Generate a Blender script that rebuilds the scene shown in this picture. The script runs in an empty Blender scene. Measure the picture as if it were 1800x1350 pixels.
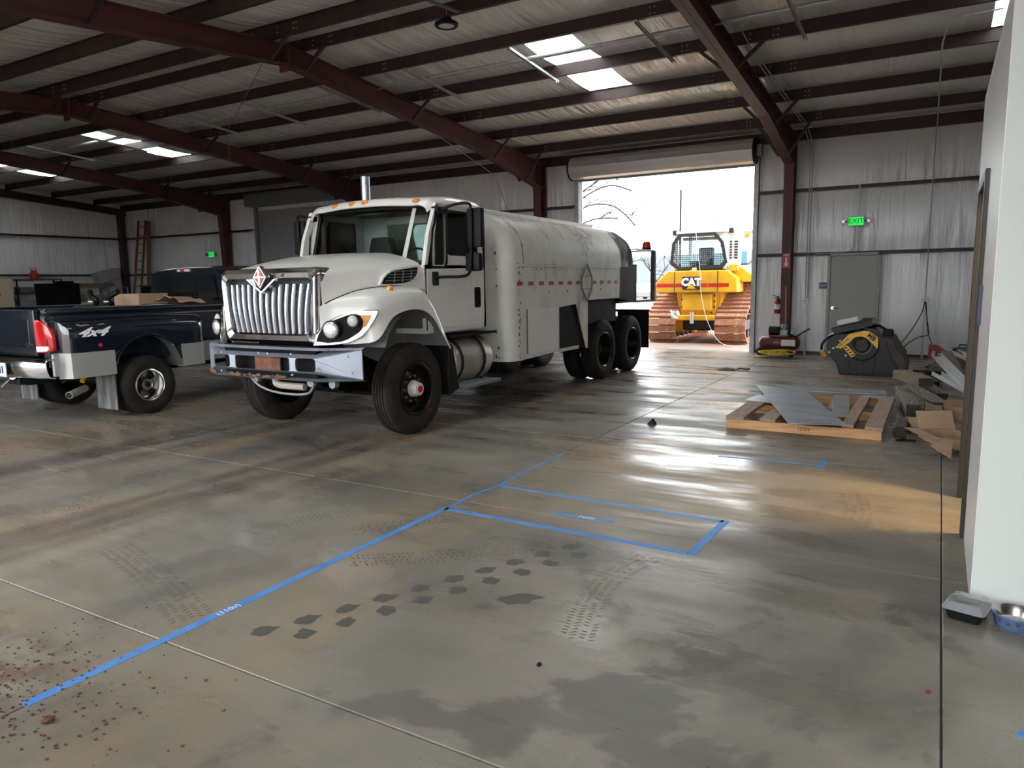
import bpy, bmesh, math, random
from math import pi, sin, cos, tan, radians, sqrt
from mathutils import Vector, Matrix
from mathutils.geometry import tessellate_polygon

SC = bpy.context.scene
COL = SC.collection
RND = random.Random(7)

# ------------------------------------------------------------------ camera
CAM_H = 1.68
yaw, pitch, roll = 0.531128, 0.138666, 0.015718
fwd = Vector((-sin(yaw)*cos(pitch), cos(yaw)*cos(pitch), -sin(pitch)))
rgt = Vector((cos(yaw), sin(yaw), 0)); dwn = fwd.cross(rgt)
r2 = rgt*cos(roll) + dwn*sin(roll); d2 = dwn*cos(roll) - rgt*sin(roll)
cd = bpy.data.cameras.new('camera'); cd.sensor_width = 36; cd.lens = 1277.7*36/1800; cd.clip_end = 2000; cd.clip_start = 0.05
co = bpy.data.objects.new('camera', cd); COL.objects.link(co)
co.matrix_world = Matrix(((r2.x, -d2.x, -fwd.x, 0), (r2.y, -d2.y, -fwd.y, 0), (r2.z, -d2.z, -fwd.z, CAM_H), (0, 0, 0, 1)))
SC.camera = co

# ------------------------------------------------------------------ sky, exposure
W = bpy.data.worlds.new('overcast_sky'); SC.world = W; W.use_nodes = True
bg = W.node_tree.nodes['Background']; bg.inputs[0].default_value = (0.93, 0.97, 1.0, 1); bg.inputs[1].default_value = 1.9
SC.view_settings.view_transform = 'Standard'; SC.view_settings.look = 'None'
SC.view_settings.exposure = 2.05; SC.view_settings.gamma = 1.0; SC.view_settings.use_curve_mapping = False
SC.cycles.diffuse_bounces = 5; SC.cycles.max_bounces = 12; SC.cycles.transparent_max_bounces = 16
SC.cycles.sample_clamp_indirect = 6.0; SC.cycles.caustics_reflective = False; SC.cycles.caustics_refractive = False

# ------------------------------------------------------------------ helpers
ORG = {}
def tag(o, label=None, cat=None, group=None, kind=None):
    if label: o['label'] = label
    if cat: o['category'] = cat
    if group: o['group'] = group
    if kind: o['kind'] = kind
    return o
def thing(name, label, cat, loc=(0, 0, 0), group=None):
    o = bpy.data.objects.new(name, None); COL.objects.link(o); o.location = loc
    o.empty_display_size = .1; ORG[o.name] = Vector(loc)
    return tag(o, label, cat, group)
def org(p):
    return ORG.get(p.name, Vector((0, 0, 0))) if p else Vector((0, 0, 0))
class MB:
    def __init__(s): s.v = []; s.f = []
    def add(s, vs, fs):
        n = len(s.v); s.v += [Vector(p) for p in vs]; s.f += [tuple(i+n for i in f) for f in fs]; return s
    def box(s, x0, x1, y0, y1, z0, z1, M=None):
        vs = [Vector((x, y, z)) for x in (x0, x1) for y in (y0, y1) for z in (z0, z1)]
        if M: vs = [M @ p for p in vs]
        return s.add(vs, [(0, 1, 3, 2), (4, 6, 7, 5), (0, 4, 5, 1), (2, 3, 7, 6), (0, 2, 6, 4), (1, 5, 7, 3)])
    def beam(s, a, b, w, h, up=(0, 0, 1)):
        a, b = Vector(a), Vector(b); d = (b-a).normalized(); u = Vector(up)
        if abs(d.dot(u)) > .99: u = Vector((0, 1, 0))
        r = d.cross(u).normalized(); t = r.cross(d)
        vs = [q + r*sx*w/2 + t*sz*h/2 for q in (a, b) for sx in (-1, 1) for sz in (-1, 1)]
        return s.add(vs, [(0, 1, 3, 2), (4, 6, 7, 5), (0, 4, 5, 1), (2, 3, 7, 6), (0, 2, 6, 4), (1, 5, 7, 3)])
    def cyl(s, a, b, r0, r1=None, n=20, cap=True):
        a, b = Vector(a), Vector(b); r1 = r0 if r1 is None else r1
        d = (b-a).normalized(); u = Vector((0, 0, 1)) if abs(d.z) < .9 else Vector((1, 0, 0))
        x = d.cross(u).normalized(); y = d.cross(x)
        vs = [a + (x*cos(2*pi*i/n) + y*sin(2*pi*i/n))*r0 for i in range(n)] + [b + (x*cos(2*pi*i/n) + y*sin(2*pi*i/n))*r1 for i in range(n)]
        fs = [(i, (i+1) % n, n+(i+1) % n, n+i) for i in range(n)]
        if cap: fs += [tuple(range(n))[::-1], tuple(range(n, 2*n))]
        return s.add(vs, fs)
    def tube(s, pts, r, n=8, closed=False):
        P = [Vector(p) for p in pts]; m = len(P); vs = []; fs = []; x = None
        for i, p in enumerate(P):
            a = P[(i-1) % m] if (closed or i) else p; b = P[(i+1) % m] if (closed or i < m-1) else p
            d = (b-a).normalized()
            if x is None:
                u = Vector((0, 0, 1)) if abs(d.z) < .9 else Vector((1, 0, 0)); x = d.cross(u).normalized()
            else:
                x = (x - d*x.dot(d)).normalized()
            y = d.cross(x)
            vs += [p + (x*cos(2*pi*k/n) + y*sin(2*pi*k/n))*r for k in range(n)]
        for i in range(m if closed else m-1):
            j = (i+1) % m
            fs += [(i*n+k, i*n+(k+1) % n, j*n+(k+1) % n, j*n+k) for k in range(n)]
        if not closed: fs += [tuple(range(n))[::-1], tuple(range((m-1)*n, m*n))]
        return s.add(vs, fs)
    def prism(s, poly, f0, f1):
        """poly 2d list; f0,f1 map (a,b)->3d for both ends"""
        n = len(poly); vs = [f0(*p) for p in poly] + [f1(*p) for p in poly]
        return s.add(vs, [tuple(range(n))[::-1], tuple(range(n, 2*n))] + [(i, (i+1) % n, n+(i+1) % n, n+i) for i in range(n)])
    def prx(s, poly, x0, x1): return s.prism(poly, lambda a, b: (x0, a, b), lambda a, b: (x1, a, b))
    def pry(s, poly, y0, y1): return s.prism(poly, lambda a, b: (a, y0, b), lambda a, b: (a, y1, b))
    def prz(s, poly, z0, z1): return s.prism(poly, lambda a, b: (a, b, z0), lambda a, b: (a, b, z1))
    def plate(s, outer, holes, fn, off):
        """flat or bent plate with holes; fn maps 2d->3d, off thickness vector"""
        loops = [list(outer)] + [list(h) for h in holes]; flat = [p for l in loops for p in l]
        tris = tessellate_polygon([[Vector((p[0], p[1], 0)) for p in l] for l in loops])
        n = len(flat); off = Vector(off); A = [Vector(fn(*p)) for p in flat]
        vs = A + [p+off for p in A]; fs = [tuple(t) for t in tris] + [tuple(i+n for i in t[::-1]) for t in tris]
        b = 0
        for l in loops:
            m = len(l); fs += [(b+i, b+(i+1) % m, n+b+(i+1) % m, n+b+i) for i in range(m)]; b += m
        return s.add(vs, fs)
    def grid(s, G, closed_u=False, closed_v=False):
        nu, nv = len(G), len(G[0]); vs = [p for r in G for p in r]; fs = []
        for i in range(nu if closed_u else nu-1):
            for j in range(nv if closed_v else nv-1):
                i2, j2 = (i+1) % nu, (j+1) % nv
                fs.append((i*nv+j, i2*nv+j, i2*nv+j2, i*nv+j2))
        return s.add(vs, fs)
    def lathe(s, prof, c, axis='x', n=40, closed=False):
        """prof list of (along axis, radius)"""
        c = Vector(c); G = []
        for i in range(n):
            t = 2*pi*i/n; row = []
            for h, r in prof:
                row.append(c + (Vector((h, r*cos(t), r*sin(t))) if axis == 'x' else Vector((r*cos(t), h, r*sin(t))) if axis == 'y' else Vector((r*cos(t), r*sin(t), h))))
            G.append(row)
        return s.grid(G, closed_u=True, closed_v=closed)
    def mirror_x(s, cx):
        n = len(s.v); s.v += [Vector((2*cx-p.x, p.y, p.z)) for p in s.v]; s.f += [tuple(i+n for i in f[::-1]) for f in s.f]; return s
    def mesh(s, name, mat, o=Vector((0, 0, 0)), smooth=35, bevel=0, seg=1, solid=0, flip=False):
        me = bpy.data.meshes.new(name); bm = bmesh.new()
        for p in s.v: bm.verts.new(p-o)
        bm.verts.ensure_lookup_table()
        for f in s.f:
            f2 = []
            for i in f:
                if i not in f2: f2.append(i)
            if len(f2) < 3: continue
            try: bm.faces.new([bm.verts[i] for i in f2])
            except ValueError: pass
        bmesh.ops.remove_doubles(bm, verts=bm.verts, dist=1e-5)
        bmesh.ops.recalc_face_normals(bm, faces=bm.faces)
        if flip: bmesh.ops.reverse_faces(bm, faces=bm.faces)
        if bevel:
            es = [e for e in bm.edges if len(e.link_faces) == 2 and e.calc_face_angle(0) > .5]
            bmesh.ops.bevel(bm, geom=es, offset=bevel, segments=seg, affect='EDGES', profile=.6, clamp_overlap=True)
        if solid:
            bmesh.ops.solidify(bm, geom=bm.faces[:], thickness=solid)
            bmesh.ops.recalc_face_normals(bm, faces=bm.faces)
        bm.to_mesh(me); bm.free(); me.materials.append(mat)
        if smooth:
            me.polygons.foreach_set('use_smooth', [True]*len(me.polygons)); me.set_sharp_from_angle(angle=radians(smooth))
        return me
    def build(s, name, mat, parent=None, label=None, kind=None, **k):
        me = s.mesh(name, mat, org(parent), **k)
        o = bpy.data.objects.new(name, me); COL.objects.link(o)
        if parent: o.parent = parent; ORG[o.name] = org(parent)
        return tag(o, label, None, None, kind)
def solo(name, mb, mat, label, cat, loc, group=None, kind=None, **k):
    """a thing made of a single mesh, origin at loc"""
    me = mb.mesh(name, mat, Vector(loc), **k); o = bpy.data.objects.new(name, me); COL.objects.link(o); o.location = loc
    ORG[o.name] = Vector(loc)
    return tag(o, label, cat, group, kind)
def inst(name, me, loc, parent, rot=(0, 0, 0), scale=(1, 1, 1), label=None):
    o = bpy.data.objects.new(name, me); COL.objects.link(o); o.parent = parent
    o.location = Vector(loc)-org(parent); o.rotation_euler = rot; o.scale = scale
    return tag(o, label)
def struct(name, mb, mat, **k):
    o = mb.build(name, mat, None, **k); o['kind'] = 'structure'; return o
def rrect(x0, x1, y0, y1, r, n=4):
    out = []
    for cx, cy, a0 in ((x1-r, y1-r, 0), (x0+r, y1-r, pi/2), (x0+r, y0+r, pi), (x1-r, y0+r, 1.5*pi)):
        out += [(cx+r*cos(a0+pi/2*i/n), cy+r*sin(a0+pi/2*i/n)) for i in range(n+1)]
    return out
def cat1(P, t):
    n = len(P)-1; x = t*n; i = min(int(x), n-1); u = x-i
    g = lambda k: Vector(P[k]) if 0 <= k <= n else (2*Vector(P[0])-Vector(P[1]) if k < 0 else 2*Vector(P[n])-Vector(P[n-1]))
    a, b, c, d = g(i-1), g(i), g(i+1), g(i+2)
    return .5*((2*b) + (c-a)*u + (2*a-5*b+4*c-d)*u*u + (3*b-3*c+d-a)*u**3)
def curve(P, m): return [cat1(P, i/m) for i in range(m+1)]
def surf(G, nu, nv):
    rows = [curve(r, nv) for r in G]
    cols = [curve([rows[i][j] for i in range(len(rows))], nu) for j in range(nv+1)]
    return [[cols[j][i] for j in range(nv+1)] for i in range(nu+1)]
def textmesh(s, mat, size, extrude=.002, shear=0, bold=0):
    cu = bpy.data.curves.new('t', 'FONT'); cu.body = s; cu.size = size; cu.extrude = extrude; cu.shear = shear; cu.offset = bold
    cu.align_x = 'CENTER'; cu.align_y = 'CENTER'; cu.resolution_u = 2
    ob = bpy.data.objects.new('t', cu); COL.objects.link(ob)
    dg = bpy.context.evaluated_depsgraph_get(); dg.update()
    me = bpy.data.meshes.new_from_object(ob.evaluated_get(dg)); bpy.data.objects.remove(ob); bpy.data.curves.remove(cu)
    me.materials.clear(); me.materials.append(mat); return me
def lettering(name, s, mat, size, loc, rot, parent, **k):
    return inst(name, textmesh(s, mat, size, **k), loc, parent, rot)

# ------------------------------------------------------------------ materials
def mat(name, col, rough=.5, metal=0., col2=None, sc=3., lo=.4, hi=.65, st=(1, 1, 1), bump=0., bsc=40., bst=None, bdist=.01, rvar=0.,
        spots=None, spec=.5, coat=0., emit=None, es=1., world=False, detail=5., trans=0., alpha=1.):
    m = bpy.data.materials.new(name); m.use_nodes = True; N = m.node_tree.nodes; L = m.node_tree.links
    b = N['Principled BSDF']; b.inputs['Roughness'].default_value = rough; b.inputs['Metallic'].default_value = metal
    b.inputs['Base Color'].default_value = (*col, 1); b.inputs['Specular IOR Level'].default_value = spec; b.inputs['Coat Weight'].default_value = coat
    b.inputs['Coat Roughness'].default_value = .08
    if trans: b.inputs['Transmission Weight'].default_value = trans
    if alpha < 1: b.inputs['Alpha'].default_value = alpha
    if emit: b.inputs['Emission Color'].default_value = (*emit, 1); b.inputs['Emission Strength'].default_value = es
    src = None
    def coord(stv):
        nonlocal src
        if src is None:
            src = N.new('ShaderNodeNewGeometry').outputs['Position'] if world else N.new('ShaderNodeTexCoord').outputs['Object']
        mp = N.new('ShaderNodeMapping'); mp.inputs['Scale'].default_value = stv; L.new(src, mp.inputs[0]); return mp.outputs[0]
    def noise(s, stv, d=detail, dist=0):
        n = N.new('ShaderNodeTexNoise'); n.inputs['Scale'].default_value = s; n.inputs['Detail'].default_value = d; n.inputs['Distortion'].default_value = dist
        L.new(coord(stv), n.inputs['Vector']); return n.outputs['Fac']
    def ramp(x, a, c):
        r = N.new('ShaderNodeMapRange'); r.inputs[1].default_value = a; r.inputs[2].default_value = c; L.new(x, r.inputs[0]); return r.outputs[0]
    cur = None
    if col2 is not None:
        mx = N.new('ShaderNodeMix'); mx.data_type = 'RGBA'; mx.inputs[6].default_value = (*col, 1); mx.inputs[7].default_value = (*col2, 1)
        L.new(ramp(noise(sc, st), lo, hi), mx.inputs[0]); cur = mx.outputs[2]
    for sp in (spots or []):
        c3, s3, l3, h3 = sp[:4]; stv = sp[4] if len(sp) > 4 else (1, 1, 1)
        mx = N.new('ShaderNodeMix'); mx.data_type = 'RGBA'; mx.inputs[7].default_value = (*c3, 1)
        if cur: L.new(cur, mx.inputs[6])
        else: mx.inputs[6].default_value = (*col, 1)
        L.new(ramp(noise(s3, stv, 6), l3, h3), mx.inputs[0]); cur = mx.outputs[2]
    if cur: L.new(cur, b.inputs['Base Color'])
    if rvar:
        r = N.new('ShaderNodeMapRange'); r.inputs[3].default_value = max(0.02, rough-rvar); r.inputs[4].default_value = min(1, rough+rvar); r.inputs[1].default_value = .3; r.inputs[2].default_value = .7
        L.new(noise(sc*2, st), r.inputs[0]); L.new(r.outputs[0], b.inputs['Roughness'])
    if bump:
        bp = N.new('ShaderNodeBump'); bp.inputs['Strength'].default_value = bump; bp.inputs['Distance'].default_value = bdist
        L.new(noise(bsc, bst or (1, 1, 1), 4), bp.inputs['Height']); L.new(bp.outputs[0], b.inputs['Normal'])
    return m
def glassy(name, tint, refl=.12, rough=.02):
    m = bpy.data.materials.new(name); m.use_nodes = True; N = m.node_tree.nodes; L = m.node_tree.links
    N.remove(N['Principled BSDF']); out = N['Material Output']
    t = N.new('ShaderNodeBsdfTransparent'); t.inputs[0].default_value = (*tint, 1)
    g = N.new('ShaderNodeBsdfGlossy'); g.inputs['Roughness'].default_value = rough
    f = N.new('ShaderNodeFresnel'); f.inputs[0].default_value = 1.5
    mx = N.new('ShaderNodeMixShader'); L.new(f.outputs[0], mx.inputs[0]); L.new(t.outputs[0], mx.inputs[1]); L.new(g.outputs[0], mx.inputs[2]); L.new(mx.outputs[0], out.inputs[0])
    return m
def translucent(name, col):
    m = bpy.data.materials.new(name); m.use_nodes = True; N = m.node_tree.nodes; L = m.node_tree.links
    N.remove(N['Principled BSDF']); out = N['Material Output']
    t = N.new('ShaderNodeBsdfTranslucent'); t.inputs[0].default_value = (*col, 1)
    d = N.new('ShaderNodeBsdfDiffuse'); d.inputs[0].default_value = (.7, .7, .68, 1)
    mx = N.new('ShaderNodeMixShader'); mx.inputs[0].default_value = .2; L.new(t.outputs[0], mx.inputs[1]); L.new(d.outputs[0], mx.inputs[2]); L.new(mx.outputs[0], out.inputs[0])
    return m

M_RED = mat('red_oxide_primer', (.10, .034, .029), .55, col2=(.075, .026, .023), sc=2, bump=.1, bsc=90)
M_PUR = mat('purlin_primer', (.042, .020, .020), .5, col2=(.03, .015, .016), sc=2)
M_GALV = mat('galvanised_steel', (.50, .52, .54), .45, .4, col2=(.40, .42, .44), sc=9)
M_GALVD = mat('dull_galvanised', (.26, .28, .29), .5, .6)
M_DARK = mat('black_plastic', (.008, .008, .0085), .5, spec=.2)
M_BLACK = mat('black_paint', (.006, .006, .0065), .5, col2=(.012, .012, .012), sc=4, spec=.06)
M_RUB = mat('tyre_rubber', (.012, .0115, .011), .75, col2=(.022, .019, .017), sc=5, spec=.2, bump=.15, bsc=60)
M_RUBD = mat('dusty_tyre_rubber', (.030, .024, .019), .8, spec=.2, col2=(.019, .016, .014), sc=6, spots=[((.15, .06, .03), 5, .66, .74)], bump=.15, bsc=60)
M_WHITE = mat('white_truck_paint', (.80, .79, .755), .28, coat=.5, spots=[((.70, .685, .64), 2.2, .5, .8)])
M_TANKW = mat('weathered_white_tank_paint', (.70, .69, .64), .42, col2=(.60, .59, .54), sc=2, spots=[((.11, .045, .03), 7, .69, .73), ((.38, .33, .27), 3.5, .60, .72, (1, 1, .35))])
M_CHR = mat('chrome', (.78, .79, .81), .14, 1., col2=(.68, .70, .73), sc=4, rvar=.06)
M_CHRD = mat('dull_chrome_bar', (.55, .58, .62), .3, .9, rvar=.08)
M_BUMP = mat('steel_bumper', (.42, .46, .54), .42, .4, col2=(.36, .40, .47), sc=4, spots=[((.24, .15, .10), 12, .64, .7)])
M_RUST = mat('rust', (.20, .09, .045), .85, col2=(.12, .05, .03), sc=9)
M_AMB = mat('amber_lens', (.85, .28, .01), .2, coat=.6)
M_REDL = mat('red_lens', (.55, .008, .012), .15, coat=.8)
M_GLASS = glassy('tinted_glass', (.62, .72, .70))
M_GLASSD = glassy('dark_glass', (.10, .11, .12))
M_CLEAR = glassy('clear_plastic', (.92, .93, .94))
M_LENS = mat('clear_lamp_lens', (.75, .78, .78), .12, .6, bump=.5, bsc=60)
M_SEAT = mat('seat_vinyl', (.035, .04, .04), .6)
M_TAPEB = mat('blue_painters_tape', (.06, .20, .52), .6, col2=(.10, .27, .60), sc=5, lo=.35, hi=.7)
M_WOOD = mat('pallet_lumber', (.60, .33, .15), .65, col2=(.47, .24, .10), sc=3, st=(1, 12, 12), bump=.15, bsc=14, bst=(1, 10, 10))
M_WOODW = mat('weathered_lumber', (.36, .24, .17), .75, col2=(.25, .17, .13), sc=3, st=(12, 1, 12), bump=.2, bsc=14, bst=(10, 1, 10))
M_TIMB = mat('old_grey_timber', (.20, .17, .14), .85, col2=(.11, .095, .08), sc=4, st=(12, .8, 12), bump=.15, bsc=9, bst=(12, .8, 12))
M_CARD = mat('cardboard', (.44, .30, .19), .8, col2=(.38, .25, .155), sc=3)
M_CARDD = mat('cardboard_inside', (.30, .21, .14), .85)
M_STEELP = mat('mill_steel_sheet', (.44, .46, .49), .36, .5, col2=(.27, .29, .32), sc=1.6, st=(1, 2.2, 1), lo=.35, hi=.7)
M_WTXT = mat('white_lettering', (.8, .8, .8), .5)
M_BTXT = mat('black_lettering', (.01, .01, .01), .5)
M_YEL = mat('yellow_machine_paint', (.80, .40, .015), .4, col2=(.70, .33, .02), sc=3)
M_REDT = mat('red_reflector', (.36, .03, .035), .35)
M_SILT = mat('silver_reflector', (.60, .60, .58), .35)
# ================================================================== the building
YB, YF, YR = 17.33, -0.15, 8.59
XL, XR = -27.6, 9.4
SL = 0.0833
def roofz(y): return 4.90 + SL*((YB-y) if y >= YR else (y-YF))
FRX = (-21.4, -15.25, -9.1, -2.95)
PURY = [16.2, 14.71, 13.22, 11.73, 10.24, 8.95]
PURY = PURY + [2*YR-y for y in PURY]
SKY = [(-5.92, -5.08, 10.30, 13.16), (-18.45, -17.65, 10.30, 13.16), (-24.6, -23.8, 10.30, 13.16), (.42, 1.26, 10.30, 13.16), (-5.92, -5.08, 4.02, 6.88), (.42, 1.26, 4.02, 6.88)]  # last two, on the unseen front slope, are added to let in light

# ---- floor: concrete slabs with recessed joints
def concrete():
    m = bpy.data.materials.new('concrete_floor'); m.use_nodes = True; N = m.node_tree.nodes; L = m.node_tree.links
    b = N['Principled BSDF']; pos = N.new('ShaderNodeNewGeometry').outputs['Position']
    def noise(s, st=(1, 1, 1), d=6, dist=0., off=(0, 0, 0)):
        mp = N.new('ShaderNodeMapping'); mp.inputs['Scale'].default_value = st; mp.inputs['Location'].default_value = off; L.new(pos, mp.inputs[0])
        n = N.new('ShaderNodeTexNoise'); n.inputs['Scale'].default_value = s; n.inputs['Detail'].default_value = d; n.inputs['Distortion'].default_value = dist; n.inputs['Roughness'].default_value = .6
        L.new(mp.outputs[0], n.inputs['Vector']); return n.outputs['Fac']
    def rng(x, a, c, o0=0., o1=1., smooth=True):
        r = N.new('ShaderNodeMapRange'); r.interpolation_type = 'SMOOTHSTEP' if smooth else 'LINEAR'
        for i, v in enumerate((a, c, o0, o1)): r.inputs[i+1].default_value = v
        L.new(x, r.inputs[0]); return r.outputs[0]
    def mul(a, c):
        n = N.new('ShaderNodeMath'); n.operation = 'MULTIPLY'
        L.new(a, n.inputs[0])
        if isinstance(c, float): n.inputs[1].default_value = c
        else: L.new(c, n.inputs[1])
        return n.outputs[0]
    def mix(cur, c, fac):
        mx = N.new('ShaderNodeMix'); mx.data_type = 'RGBA'; L.new(fac, mx.inputs[0])
        if isinstance(cur, tuple): mx.inputs[6].default_value = (*cur, 1)
        else: L.new(cur, mx.inputs[6])
        mx.inputs[7].default_value = (*c, 1); return mx.outputs[2]
    sx = N.new('ShaderNodeSeparateXYZ'); L.new(pos, sx.inputs[0]); X, Y = sx.outputs[0], sx.outputs[1]
    c = mix((0.174, 0.159, 0.130), (0.222, 0.199, 0.159), rng(noise(.9), .38, .62))
    c = mix(c, (0.142, 0.130, 0.109), rng(noise(.55, dist=.6, off=(3, 1, 0)), .52, .60))
    # sandy dust carried in by tyres, streaked along the driving direction
    band = mul(rng(X, -12., -9.), rng(X, -2.6, -1.2, 1., 0.))
    c = mix(c, (0.283, 0.205, 0.130), mul(mul(rng(noise(.8, (1, .3, 1), off=(7, 2, 0)), .46, .66), band), .85))
    c = mix(c, (0.259, 0.202, 0.133), mul(mul(rng(noise(.9, off=(1, 9, 0)), .42, .6), mul(rng(X, -1.6, -.6), rng(Y, 5., 5.6))), mul(rng(Y, 7.0, 7.6, 1., 0.), .8)))  # warm lamplight spilling from the office doorway, painted in as a tan patch
    # dark rubber lanes
    for xc, wd, am in ((-5.25, .36, .85), (-6.1, .15, .4), (-6.85, .2, .6), (-7.5, .30, .9), (-4.6, .12, .3)):
        n2 = N.new('ShaderNodeMath'); n2.operation = 'ADD'; n2.inputs[1].default_value = -xc; L.new(X, n2.inputs[0])
        n3 = N.new('ShaderNodeMath'); n3.operation = 'ABSOLUTE'; L.new(n2.outputs[0], n3.inputs[0])
        lane = rng(n3.outputs[0], wd*.6, wd*1.15, 1., 0.)
        c = mix(c, (0.088, 0.075, 0.061), mul(mul(lane, rng(noise(1.6, (2.5, .25, 1), off=(xc, 0, 0)), .3, .62)), am))
    # damp darker patches in the foreground
    damp = mul(rng(noise(.62, dist=.4, off=(-2.3, 4.4, 0)), .50, .53), mul(rng(Y, 3.9, 4.6, 1., 0.), rng(X, -2.8, -1.6)))
    c = mix(c, (0.104, 0.100, 0.086), mul(damp, .8))
    c = mix(c, (0.199, 0.191, 0.154), mul(rng(noise(1.1, off=(5, 5, 0)), .62, .68), .5))
    # red dirt in the near left corner
    red = mul(rng(Y, 1.3, 2.0, 1., 0.), rng(X, -3.6, -2.9, 1., 0.))
    c = mix(c, (0.102, 0.049, 0.029), mul(red, rng(noise(6.), .40, .6)))
    c = mix(c, (0.097, 0.086, 0.074), mul(rng(noise(38., d=3), .60, .72), .35))
    c = mix(c, (0.271, 0.248, 0.202), mul(rng(noise(3.5, (1, 1, 1), d=8, off=(2, 8, 0)), .62, .74), .35))
    L.new(c, b.inputs['Base Color'])
    rr = rng(noise(1.3, (.35, 1.6, 1), off=(4, 4, 0)), .38, .62, .20, .58); L.new(rr, b.inputs['Roughness'])
    b.inputs['Specular IOR Level'].default_value = .5
    bp = N.new('ShaderNodeBump'); bp.inputs['Strength'].default_value = .25; bp.inputs['Distance'].default_value = .006
    L.new(noise(9., (.6, 1.6, 1), d=5), bp.inputs['Height']); L.new(bp.outputs[0], b.inputs['Normal'])
    return m
M_CONC = concrete()
M_JOINT = mat('joint_filler', (.05, .045, .04), .9)
floor = struct('floor', MB().box(XL, XR, YF, YB, -.2, -.016), M_JOINT, smooth=0)
jx = [XL] + [x for x in [.095-3.225*i for i in range(8, -4, -1)] if XL+.4 < x < XR-.3] + [XR]
jy = [YF] + [1.98+2.55*i for i in range(0, 6)] + [YB]
for i in range(len(jx)-1):
    for j in range(len(jy)-1):
        g = .0045
        mb = MB().box(jx[i]+g, jx[i+1]-g, jy[j]+g, jy[j+1]-g, -.03, 0)
        o = mb.build('slab', M_CONC, floor, smooth=0, bevel=.003)

# ---- insulated roof
def vinyl(name, stretch, c1, c2):
    m = mat(name, c1, .22, col2=c2, sc=.8, spec=.55)
    N = m.node_tree.nodes; L = m.node_tree.links; b = N['Principled BSDF']
    tc = N.new('ShaderNodeNewGeometry').outputs['Position']
    mp = N.new('ShaderNodeMapping'); mp.inputs['Scale'].default_value = stretch; L.new(tc, mp.inputs[0])
    n1 = N.new('ShaderNodeTexNoise'); n1.inputs['Scale'].default_value = 1.; n1.inputs['Detail'].default_value = 4; n1.inputs['Distortion'].default_value = .35; L.new(mp.outputs[0], n1.inputs[0])
    n2 = N.new('ShaderNodeTexNoise'); n2.inputs['Scale'].default_value = .3; n2.inputs['Detail'].default_value = 2; n2.inputs['Distortion'].default_value = .2; L.new(mp.outputs[0], n2.inputs[0])
    a = N.new('ShaderNodeMath'); a.operation = 'MULTIPLY_ADD'; a.inputs[1].default_value = 1.6; L.new(n2.outputs[0], a.inputs[0]); L.new(n1.outputs[0], a.inputs[2])
    n3 = N.new('ShaderNodeTexNoise'); n3.inputs['Scale'].default_value = .9; n3.inputs['Detail'].default_value = 2; L.new(tc, n3.inputs[0])
    mr = N.new('ShaderNodeMapRange'); mr.inputs[1].default_value = .40; mr.inputs[2].default_value = .62; mr.inputs[3].default_value = .25; mr.inputs[4].default_value = 1.; L.new(n3.outputs[0], mr.inputs[0])
    bp = N.new('ShaderNodeBump'); bp.inputs['Distance'].default_value = .085; L.new(mr.outputs[0], bp.inputs['Strength'])
    L.new(a.outputs[0], bp.inputs['Height']); L.new(bp.outputs[0], b.inputs['Normal'])
    return m
M_VROOF = vinyl('roof_insulation_vinyl', (8., .8, .8), (.84, .84, .82), (.76, .76, .74))
M_VWALL = vinyl('wall_insulation_vinyl', (6., 6., .5), (.86, .86, .88), (.78, .78, .80))
M_SKY = translucent('fibreglass_skylight', (.92, .92, .86))
xs = set([XL, XR]); x = XL
while x < XR: xs.add(round(x, 3)); x += 1.0
for s in SKY: xs |= {s[0], s[1]}
xs = sorted(xs)
ynodes = sorted(set(PURY + [YF, YB, YR])); ys = []
for a, b in zip(ynodes, ynodes[1:]):
    n = 8 if b-a > 1 else 2
    ys += [a+(b-a)*k/n for k in range(n)]
ys.append(YB)
for s in SKY: ys += [s[2], s[3]]
ys = sorted(set(round(y, 4) for y in ys))
def sag(y):
    for a, b in zip(ynodes, ynodes[1:]):
        if a <= y <= b:
            t = (y-a)/(b-a); return .045*min(1, (b-a))*4*t*(1-t)
    return 0
mb = MB(); G = [[Vector((x, y, roofz(y)-sag(y))) for y in ys] for x in xs]
nv = len(ys); mb.v = [p for r in G for p in r]
for i in range(len(xs)-1):
    for j in range(nv-1):
        cx, cy = (xs[i]+xs[i+1])/2, (ys[j]+ys[j+1])/2
        if any(s[0] < cx < s[1] and s[2] < cy < s[3] for s in SKY): continue
        mb.f.append((i*nv+j, (i+1)*nv+j, (i+1)*nv+j+1, i*nv+j+1))
ceiling = struct('ceiling', mb, M_VROOF)
for s in SKY:
    mb = MB(); n = 28; prof = [(s[0]-.03+(s[1]-s[0]+.06)*k/n, .016*(1 if k % 4 in (1, 2) else 0)) for k in range(n+1)]
    mb.grid([[Vector((x, y, roofz(y)+.03+dz)) for y in (s[2]-.05, s[3]+.05)] for x, dz in prof])
    mb.build('skylight', M_SKY, ceiling, smooth=50, label='white corrugated translucent skylight panel')  # back-slope panels, plus the two added on the front slope for light
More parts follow.
